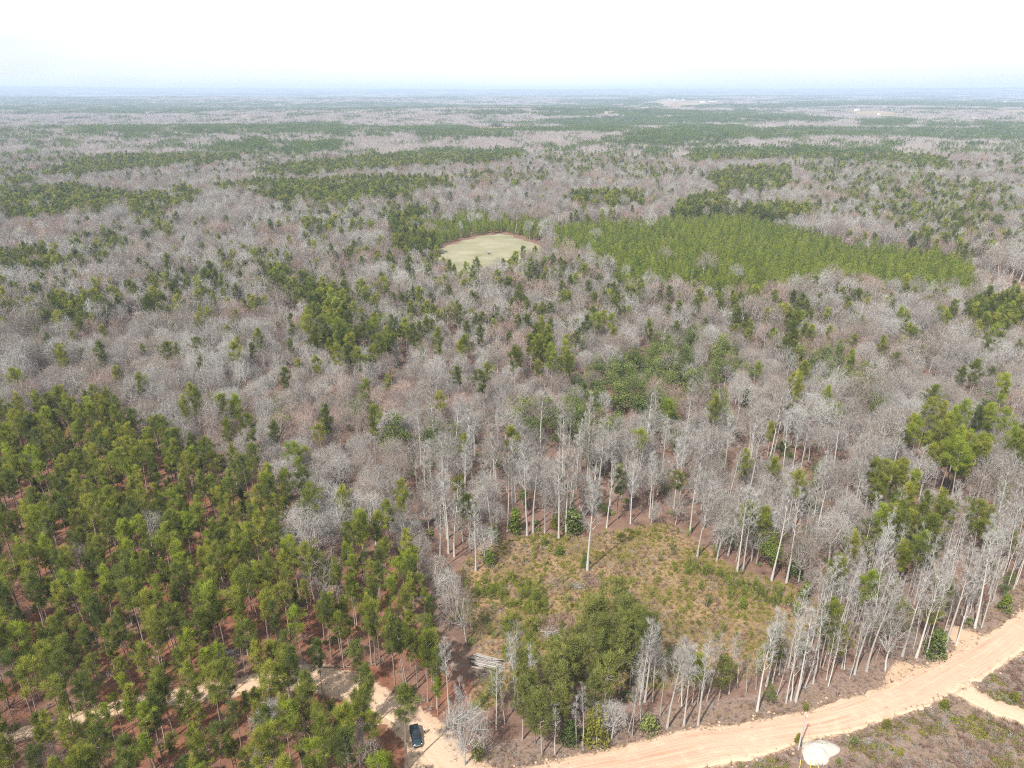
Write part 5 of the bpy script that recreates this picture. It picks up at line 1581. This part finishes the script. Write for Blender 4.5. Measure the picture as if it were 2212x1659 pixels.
w = MB(); w.add([(-2.02, -.56, 1.55), (-2.02, .56, 1.55), (-2.33, .66, 1.17), (-2.33, -.66, 1.17)], [(0, 1, 2, 3)]); part('rear_window', w, M['car_glass'], car)
for s in (-1, 1):
    for x0, x1, t0, t1 in ((-.28, .72, -.22, .22), (-1.3, -.36, -1.28, -.36), (-2.05, -1.38, -1.82, -1.38)):
        w = MB(); w.add([(x0, s * .812, 1.12), (x1, s * .812, 1.12), (t1, s * .70, 1.56), (t0, s * .70, 1.56)], [(0, 1, 2, 3)]); part('side_window', w, M['car_glass'], car)
    m_ = MB(); box(m_, .62, .78, s * .95 - .10, s * .95 + .10, 1.06, 1.24, 0, .03); part('wing_mirror', m_, M['car_paint'], car, False, .02)
    m_ = MB(); box(m_, 2.12, 2.30, s * .66 - .17, s * .66 + .17, .64, .80, 0, .03); part('headlight', m_, M['lamp_glass'], car, False, .02)
    m_ = MB(); box(m_, -2.44, -2.34, s * .72 - .13, s * .72 + .13, .80, 1.02, 0, .02); part('tail_light', m_, M['lamp_red'], car)
    m_ = MB(); m_.tube([(-1.9, s * .62, 1.70), (-1.85, s * .62, 1.77), (-.1, s * .62, 1.78), (0.0, s * .62, 1.71)], .025, 5); part('roof_rail', m_, M['black_trim'], car)
    for x0 in (-1.42, 1.42):
        tm = MB(); tm.tube([(x0, s * .93, .36), (x0, s * .70, .36)], .36, 20, 0, .5, True); ty = part('wheel', tm, M['rubber'], car, False, .03)
        rm = MB(); rm.tube([(x0, s * .945, .36), (x0, s * .915, .36)], .22, 14, 0, .5, True); part('rim', rm, M['chrome'], ty)
    for x0 in (.05, -1.0):
        m_ = MB(); box(m_, x0 - .3, x0 - .1, s * .945 - .015, s * .945 + .015, .94, .97); part('door_handle', m_, M['chrome'], car)
m_ = MB(); box(m_, 2.30, 2.40, -.52, .52, .50, .70, 0, .02); part('grille', m_, M['chrome'], car, False, .02)
m_ = MB(); box(m_, 2.28, 2.46, -.80, .80, .34, .48, 0, .04); part('front_bumper', m_, M['black_trim'], car, False, .03)
tag(car, 'dark teal blue car parked on the sandy lane facing the road', 'car')

# the person by the car
M['skin'] = plain('skin', (.42, .26, .19), .6)
M['shirt'] = plain('white shirt', (.68, .68, .68), .8)
M['trousers'] = plain('dark trousers', (.035, .035, .045), .85)
M['hair'] = plain('brown hair', (.05, .032, .022), .8)
def skin_obj(name, verts, edges, radii, mm, parent, root=0):
    me = bpy.data.meshes.new(name); me.from_pydata(verts, edges, []); me.materials.append(mm)
    o = add_obj(name, me, parent)
    o.modifiers.new('skin', 'SKIN'); o.modifiers.new('sub', 'SUBSURF').render_levels = 1
    sd = me.skin_vertices[0].data
    for i, r in enumerate(radii):
        sd[i].radius = (r, r) if not isinstance(r, tuple) else r
        sd[i].use_root = i == root
    return o
per = empty('person', (-16.75, 103.35, .13), R(150))
bv = [(0, 0, .96), (0, 0, 1.18), (0, .01, 1.40), (0, 0, 1.52), (0, .02, 1.62), (0, .02, 1.74)]
be = [(0, 1), (1, 2), (2, 3), (3, 4), (4, 5)]
br_ = [(.16, .11), (.15, .11), (.17, .11), .055, .095, .085]
for s in (-1, 1):
    k0 = len(bv)
    bv += [(s * .19, 0, 1.42), (s * .25, -.02, 1.14), (s * .26, .08, .90), (s * .26, .10, .82)]
    be += [(2, k0), (k0, k0 + 1), (k0 + 1, k0 + 2), (k0 + 2, k0 + 3)]; br_ += [.06, .045, .032, .030]
    for fi, (ox, oy, ln) in enumerate(((-.030, .02, .075), (-.012, .01, .088), (.006, .0, .09), (.022, -.01, .08), (-.01, .06, .05))):
        f0 = len(bv)
        bv += [(s * .26 + ox, .10 + oy, .80 if fi < 4 else .83), (s * .26 + ox, .115 + oy * 1.3, .80 - ln * .6), (s * .26 + ox, .10 + oy, .80 - ln)]
        be += [(k0 + 3, f0), (f0, f0 + 1), (f0 + 1, f0 + 2)]; br_ += [.011, .009, .008]
    l0 = len(bv)
    bv += [(s * .10, 0, .90), (s * .11, .02, .50), (s * .12, -.01, .09), (s * .13, .13, .04)]
    be += [(0, l0), (l0, l0 + 1), (l0 + 1, l0 + 2), (l0 + 2, l0 + 3)]; br_ += [.095, .062, .045, .04]
skin_obj('body', bv, be, br_, M['skin'], per)
skin_obj('shirt', [(0, 0, 1.0), (0, 0, 1.2), (0, .01, 1.42), (-.20, 0, 1.43), (-.25, -.02, 1.2), (.20, 0, 1.43), (.25, -.02, 1.2)], [(0, 1), (1, 2), (2, 3), (3, 4), (2, 5), (5, 6)], [(.185, .135), (.175, .13), (.19, .13), .08, .065, .08, .065], M['shirt'], per)
skin_obj('trousers', [(0, 0, .98), (-.10, 0, .88), (-.11, .02, .5), (-.12, -.01, .12), (.10, 0, .88), (.11, .02, .5), (.12, -.01, .12)], [(0, 1), (1, 2), (2, 3), (0, 4), (4, 5), (5, 6)], [(.175, .13), .115, .082, .07, .115, .082, .07], M['trousers'], per)
skin_obj('hair', [(0, -.015, 1.72), (0, -.03, 1.78)], [(0, 1)], [.098, .07], M['hair'], per)
hm_ = MB(); hm_.tube([(0, .105, 1.665), (0, .135, 1.645), (0, .105, 1.635)], [.008, .014, .01], 5); part('nose', hm_, M['skin'], per)
tag(per, 'person in a white shirt and dark trousers standing beside the car', 'person')

# utility pole with three guy wires
M['pole_wood'] = bark_mat('weathered pole wood', (.30, .275, .25), (.44, .41, .385), 2)
M['porcelain'] = plain('white porcelain', (.75, .75, .73), .3)
M['yellow'] = plain('yellow plastic', (.72, .52, .10), .5)
M['steel'] = plain('galvanised steel', (.42, .43, .44), .45, .6)
pb = gp(*[(798.3 / 1024 * 2212, 749.8 / 768 * 1659)][0])
pole = empty('utility_pole', (pb[0], pb[1], 0))
mb = MB(); mb.tube([(0, 0, -.5), (0, 0, 4.5), (0, 0, 9.1)], [.17, .15, .115], 10, 0, .5, True); part('pole', mb, M['pole_wood'], pole, True)
mb = MB(); mb.tube([(0, 0, 9.05), (0, 0, 9.35)], .05, 8, 0, .5, True); mb.tube([(0, 0, 9.14), (0, 0, 9.22)], .10, 10, 0, .5, True); part('insulator', mb, M['porcelain'], pole)
mb = MB(); mb.tube([(.12, 0, 8.25), (.45, .1, 8.3)], .035, 6); ar = part('bracket', mb, M['steel'], pole)
mb = MB(); mb.tube([(.45, .1, 8.18), (.45, .1, 8.5)], .09, 10, 0, .5, True); mb.tube([(.45, .1, 8.30), (.45, .1, 8.38)], .13, 10, 0, .5, True); part('insulator', mb, M['porcelain'], ar)
for (ax, ay), h0 in (((811.6, 775), 8.7), ((820.5, 775), 8.2), ((799.0, 775), 8.9)):
    a = gp(ax / 1024 * 2212, ay / 768 * 1659) - pb
    top_, bot = np.array([0, 0, h0]), np.array([a[0], a[1], .02])
    mb = MB(); mb.tube([top_, bot], .012, 5); gw = part('guy_wire', mb, M['steel'], pole)
    dv = unit(top_ - bot)
    mb = MB(); mb.tube([bot + dv * .2, bot + dv * 2.6], .045, 7, 0, .5, True); part('guard', mb, M['yellow'], gw)
tag(pole, 'grey wooden utility pole with yellow guarded guy wires beside the road', 'utility pole')

# heap of white sand beside the pole
M['white_sand'] = plain('white sandy clay', (.42, .38, .325), .95, 0, 0, .36, 1.6)
mb = MB(); nr, na_ = 14, 40
vs = [(0, 0, 1.45)]
for r in range(1, nr + 1):
    f = r / nr
    for a in range(na_):
        th = a * 2 * math.pi / na_
        wob = 1 + .16 * math.sin(2 * th + .6) + .10 * math.sin(3 * th + 2) + .08 * (fbm(math.cos(th) * 2 + 9, math.sin(th) * 2, 3, 3) - .5) * 4
        px, py = math.cos(th) * 3.7 * f * wob, math.sin(th) * 2.7 * f * wob
        zz = 1.45 * (1 - f ** 1.7) ** 1.15 + (fbm(px * 1.1 + 5, py * 1.1, 8, 4) - .5) * 1.1 * (1 - f) ** .5 + (hash2(np.array(float(r)), np.array(float(a)), 4) - .5) * .16 * (1 - f) - (.15 if r == nr else 0)
        vs.append((px, py, zz))
fs3 = [(0, 1 + a, 1 + (a + 1) % na_) for a in range(na_)]
fs4 = []
for r in range(nr - 1):
    for a in range(na_):
        b = (a + 1) % na_
        fs4.append((1 + r * na_ + a, 1 + (r + 1) * na_ + a, 1 + (r + 1) * na_ + b, 1 + r * na_ + b))
mb.add(vs, fs3); mb.q.append(np.array(fs4)); mb.qm.append(np.zeros(len(fs4), int))
sp = add_obj('sand_heap', mb.mesh('sand_heap', [M['white_sand']], True), None, (PILE[0], PILE[1], .03)); sp.rotation_euler.z = .25
tag(sp, 'rounded heap of white sandy clay right of the utility pole', 'sand heap')

# logs, brush piles, fallen trunks
def log_mesh(length, r0, r1, bend=.03):
    mb = MB()
    p = bend_path((-length / 2, 0, 0), (1, 0, 0), length, 5, 0, bend)
    mb.tube(p, np.linspace(r0, r1, 6) * (1 + rng.normal(size=6) * .04), 8, 0, .5, True)
    return mb.mesh('log', [M['bleached']], True)
logs = [log_mesh(6.2, .19, .13), log_mesh(5.4, .17, .12), log_mesh(6.6, .21, .14)]
la = gp((1350 + 600 / 7.373) * .72, (1900 + 640 / 7.373) * .72); lb = gp((1350 + 1050 / 7.373) * .72, (1900 + 765 / 7.373) * .72)
lc = (la + lb) / 2 + np.array([.2, 0]); lang = math.atan2(*(lb - la)[::-1]); ln_ = np.array([-math.sin(lang), math.cos(lang)])
n_ = 0
for row, cnt_ in enumerate((9, 8, 6)):
    for q in range(cnt_):
        off = (q - (cnt_ - 1) / 2) * .40
        o = add_obj('log', logs[int(rng.integers(3))])
        o.location = (lc[0] + ln_[0] * off + rng.normal() * .5, lc[1] + ln_[1] * off + rng.normal() * .12, .20 + row * .30)
        o.rotation_euler = (rng.uniform(0, 6), rng.normal() * .012, lang + rng.normal() * .08)
        tier = ('bottom', 'second', 'top')[row]
        pos_ = 'far' if off > .7 else 'near' if off < -.7 else 'middle'
        tag(o, 'bleached log in the %s layer of the stack, %s side' % (tier, pos_), 'log', 'bleached logs in the stack at the clearing, %s layer %s side' % (tier, pos_))

def brush_pile(name, c, n, length, spread, ht, label, mm='bleached', ang=None):
    mb = MB()
    for i in range(n):
        a = rng.uniform(0, 6.28) if ang is None else ang + rng.normal() * .25
        l_ = length * rng.uniform(.45, 1.1)
        z0 = rng.uniform(.05, ht)
        p0 = np.array([rng.normal() * spread, rng.normal() * spread * .7, z0]) - np.array([math.cos(a), math.sin(a), 0]) * l_ * .5
        p = bend_path(p0, (math.cos(a), math.sin(a), rng.normal() * .12), l_, 4, -.02, .10)
        p[:, 2] = np.maximum(p[:, 2], .03)
        r = rng.uniform(.02, .06)
        mb.tube(p, np.linspace(r, r * .35, 5), 5)
        for q in range(3):
            pp, dd = at(p, rng.uniform(.3, .95))
            e = bend_path(pp, side_dir(dd, .7, rng.uniform(0, 6.28)), l_ * .25, 2, 0, .15); e[:, 2] = np.maximum(e[:, 2], .03)
            mb.tube(e, [r * .45, r * .3, r * .12], 3)
    o = add_obj(name, mb.mesh(name, [M[mm]], True), None, (c[0], c[1], 0))
    return tag(o, label, 'brush pile')
brush_pile('brush_pile', gp(*V7((1355, 800))[0]), 46, 3.6, 1.0, .9, 'bleached brush pile below the reddish thicket in the clearing')
brush_pile('brush_pile', gp(*V7((1530, 485))[0]), 40, 3.2, .9, .8, 'bleached brush pile nearest the lone pale tree in the clearing')
brush_pile('brush_pile', gp(*V7((1365, 475))[0]), 26, 3.4, 1.2, .45, 'flat scatter of bleached branches in the middle of the clearing')
brush_pile('brush_pile', gp(*V7((940, 1065))[0]), 60, 5.0, 1.0, .9, 'dark shaded stack of cut branches just below the log stack', 'bark_dark', lang - .25)
brush_pile('brush_pile', gp(*V7((775, 745))[0]), 40, 3.0, 1.2, .8, 'dark brush heap on the left rim of the clearing', 'bark_dark')
brush_pile('brush_pile', gp(*V6((1500, 925))[0]), 30, 3.6, 1.1, .6, 'brush heap on the red straw in the pine stand', 'bark_pale')
def fallen(view, a, b, r, label):
    pa, pb_ = gp(*view(a)[0]), gp(*view(b)[0])
    l_ = float(np.hypot(*(pb_ - pa))); mb = MB()
    p = bend_path((-l_ / 2, 0, 0), (1, 0, 0), l_, 6, 0, .03)
    mb.tube(p, np.linspace(r, r * .55, 7), 7, 0, .5, True)
    for q in range(4):
        pp, dd = at(p, rng.uniform(.4, .95)); mb.tube(bend_path(pp, side_dir(dd, .9, rng.uniform(0, 6.28)), .7, 2, 0, .1), [r * .3, r * .2, .01], 4)
    o = add_obj('fallen_trunk', mb.mesh('fallen_trunk', [M['bleached']], True), None, (*((pa + pb_) / 2), r * 1.1))
    o.rotation_euler.z = math.atan2(*(pb_ - pa)[::-1])
    tag(o, label, 'fallen trunk')
fallen(V8, (1395, 935), (1495, 1002), .13, 'pale fallen trunk pointing at the lower sandy spur')
fallen(V8, (1548, 982), (1618, 1012), .11, 'short fallen trunk right of the lower sandy spur')
fallen(V8, (660, 600), (885, 648), .16, 'long white fallen trunk at the right end of the clearing')
fallen(V8, (1028, 672), (1082, 682), .15, 'short white trunk lying among the slender bare trees')
fallen(V8, (520, 1265), (575, 1328), .09, 'thin fallen trunk on the verge beside the road')
fallen(V6, (2020, 1005), (2190, 1018), .16, 'long fallen trunk along the far rim of the sand patch')
fallen(V7, (0, 1005), (90, 1010), .15, 'fallen trunk end beside the sand above the lane')
fallen(V6, (1560, 835), (1620, 862), .14, 'short pale trunk lying on the red straw in the stand')

# little stand out in the round field
fp = gp((1280 + 1035 / 5.53) * .72, (660 + 572 / 5.53) * .72)
fs_ = empty('field_stand', (fp[0], fp[1], .12), .4)
for s in (-1, 1):
    for t in (-1, 1):
        mb = MB(); mb.tube([(s * .85, t * .7, 0), (s * .75, t * .6, 1.6)], .06, 6, 0, .5, True); part('leg', mb, M['black_trim'], fs_)
mb = MB(); box(mb, -.8, .8, -.65, .65, .75, 1.35); part('hopper', mb, M['black_trim'], fs_, False, .04)
mb = MB(); mb.add([(-1.2, -1.0, 1.6), (1.2, -1.0, 1.6), (1.2, 1.0, 1.6), (-1.2, 1.0, 1.6), (-1.2, 0, 2.05), (1.2, 0, 2.05)], [(0, 1, 5, 4), (2, 3, 4, 5)]); mb.add([(-1.2, -1.0, 1.6), (-1.2, 0, 2.05), (-1.2, 1.0, 1.6), (1.2, -1, 1.6), (1.2, 0, 2.05), (1.2, 1, 1.6)], [(0, 1, 2), (3, 5, 4)])
part('roof', mb, M['steel'], fs_)
tag(fs_, 'small white roofed stand out in the round green field', 'stand')

# far farm buildings
M['white_wall'] = plain('white painted wall', (.74, .74, .72), .8, 0, 0, .05, .2)
M['white_roof'] = plain('pale metal roof', (.70, .71, .72), .5, 0, 0, .05, .2)
M['grey_roof'] = plain('grey shingle roof', (.30, .30, .31), .8, 0, 0, .1, .2)
def building(p, L_, W_, H_, rz, roofm, label, name, wallm='white_wall'):
    L_, W_, H_ = L_ * .68, W_ * .75, H_ * .75
    q = gpt(*p)
    z = float(terrain(q[0], q[1])) + 2.0
    e = empty(name, (q[0], q[1], z), rz)
    mb = MB(); box(mb, -L_ / 2, L_ / 2, -W_ / 2, W_ / 2, -3, H_)
    for s in (-1, 1): mb.add([(s * L_ / 2, -W_ / 2, H_), (s * L_ / 2, W_ / 2, H_), (s * L_ / 2, 0, H_ + W_ * .28)], [(0, 1, 2)])
    part('wall', mb, M[wallm], e)
    mb = MB(); o_ = .8; hh = H_ + W_ * .28
    for s in (-1, 1):
        mb.add([(-L_ / 2 - o_, 0, hh + .1), (L_ / 2 + o_, 0, hh + .1), (L_ / 2 + o_, s * (W_ / 2 + o_), H_ - .3), (-L_ / 2 - o_, s * (W_ / 2 + o_), H_ - .3),
                (-L_ / 2 - o_, 0, hh + .45), (L_ / 2 + o_, 0, hh + .45), (L_ / 2 + o_, s * (W_ / 2 + o_), H_ + .05), (-L_ / 2 - o_, s * (W_ / 2 + o_), H_ + .05)],
               [(0, 1, 2, 3), (4, 7, 6, 5), (2, 1, 5, 6), (3, 2, 6, 7), (0, 3, 7, 4)])
    part('roof', mb, M[roofm], e)
    mb = MB(); box(mb, -1.6, 1.6, -W_ / 2 - .12, -W_ / 2 - .02, -2.5, H_ * .7); part('door', mb, M['black_trim'], e)
    for s in (-.3, .3):
        mb = MB(); box(mb, L_ * s - .9, L_ * s + .9, -W_ / 2 - .10, -W_ / 2 - .02, H_ * .35, H_ * .75); part('window', mb, M['car_glass'], e)
    return tag(e, label, 'building')
building((1445, 216), 34, 18, 9, .1, 'white_roof', 'leftmost white farm building on the far tan ridge', 'farmhouse')
building((1456.5, 216.6), 36, 16, 8, .05, 'white_roof', 'second white farm building on the far tan ridge', 'farmhouse')
building((1476, 216.4), 30, 17, 9, -.1, 'white_roof', 'white farm building beside dark trees on the far ridge', 'farmhouse')
building((1517.5, 222.5), 62, 15, 8, .0, 'white_roof', 'low white barn at the foot of the far tan field', 'barn')
building((1537, 222.5), 76, 17, 9, .05, 'white_roof', 'longest white barn right of the far tan field', 'barn')
building((1547.5, 222.2), 18, 15, 10, .05, 'white_roof', 'small white shed at the end of the longest far barn', 'barn')
building((1850.5, 240.5), 40, 15, 9, .12, 'white_roof', 'white barn in the tan field at the upper right', 'barn')
building((1898, 249.6), 22, 10, 6, .0, 'white_roof', 'small white house at the lower edge of the upper right field', 'farmhouse')
building((1912, 234.5), 40, 14, 8, .2, 'grey_roof', 'grey roofed shed among trees above the upper right field', 'barn', 'white_wall')
building((2170.5, 221), 36, 18, 10, .1, 'white_roof', 'white house high on the far right ridge', 'farmhouse')
building((2104, 259), 16, 9, 7, .0, 'white_roof', 'tiny white cabin among woods below the far right field', 'farmhouse')
building((320, 246.5), 20, 10, 6, .0, 'white_roof', 'tiny white house on the far left tan strip', 'farmhouse')

# ------------------------------------------------------------------ haze over the land
hz = MB()
S_, zb, zt = 30900.0, float(gz.min()) - 1.5, 178.0
hv = [(-S_, -2800, zb), (S_, -2800, zb), (S_, S_, zb), (-S_, S_, zb), (-S_, -2800, zt), (S_, -2800, zt), (S_, S_, zt), (-S_, S_, zt)]
hz.add(hv, [(0, 3, 2, 1), (4, 5, 6, 7), (0, 1, 5, 4), (1, 2, 6, 5), (2, 3, 7, 6), (3, 0, 4, 7)])
hm = bpy.data.materials.new('haze air')
hm.use_nodes = True
hm.node_tree.nodes.clear()
ho = hm.node_tree.nodes.new('ShaderNodeOutputMaterial')
pv = hm.node_tree.nodes.new('ShaderNodeVolumePrincipled')
pv.inputs['Color'].default_value = (.64, .77, .98, 1)
pv.inputs['Density'].default_value = 1.1e-4
pv.inputs['Anisotropy'].default_value = 0.0
hm.node_tree.links.new(pv.outputs[0], ho.inputs['Volume'])
haze = add_obj('haze', hz.mesh('haze', [hm])); haze['kind'] = 'stuff'

# ------------------------------------------------------------------ drifting smoke from a far field burn, above the haze
sm_ = MB()
la_ = np.linspace(-math.pi / 2, math.pi / 2, 13); lo_ = np.linspace(0, 2 * math.pi, 25)[:-1]
sv = [(math.cos(a) * math.cos(b), math.cos(a) * math.sin(b), math.sin(a)) for a in la_ for b in lo_]
sf = [(i * 24 + j, i * 24 + (j + 1) % 24, (i + 1) * 24 + (j + 1) % 24, (i + 1) * 24 + j) for i in range(12) for j in range(24)]
sm_.add(sv, sf)
smat = bpy.data.materials.new('grey smoke'); smat.use_nodes = True
n, l = smat.node_tree.nodes, smat.node_tree.links
n.clear()
so = n.new('ShaderNodeOutputMaterial'); sv_ = n.new('ShaderNodeVolumePrincipled')
sv_.inputs['Color'].default_value = (.62, .64, .78, 1)
tc = n.new('ShaderNodeTexCoord')
ln2 = n.new('ShaderNodeVectorMath'); ln2.operation = 'LENGTH'; l.new(tc.outputs['Object'], ln2.inputs[0])
fo = math_node(n, l, 'MAXIMUM', math_node(n, l, 'SUBTRACT', 1.0, ln2.outputs['Value']), 0.0)
nz = noise(n, l, tc.outputs['Object'], 1.7, 4, .6)
den_ = math_node(n, l, 'MULTIPLY', math_node(n, l, 'MULTIPLY', fo, math_node(n, l, 'MAXIMUM', math_node(n, l, 'SUBTRACT', nz, .32), 0.0)), 2.0e-3)
l.new(den_, sv_.inputs['Density']); l.new(sv_.outputs[0], so.inputs['Volume'])
smoke = add_obj('smoke', sm_.mesh('smoke', [smat]), None, (-6200, 9200, 560)); smoke.scale = (1500, 900, 372); smoke['kind'] = 'stuff'
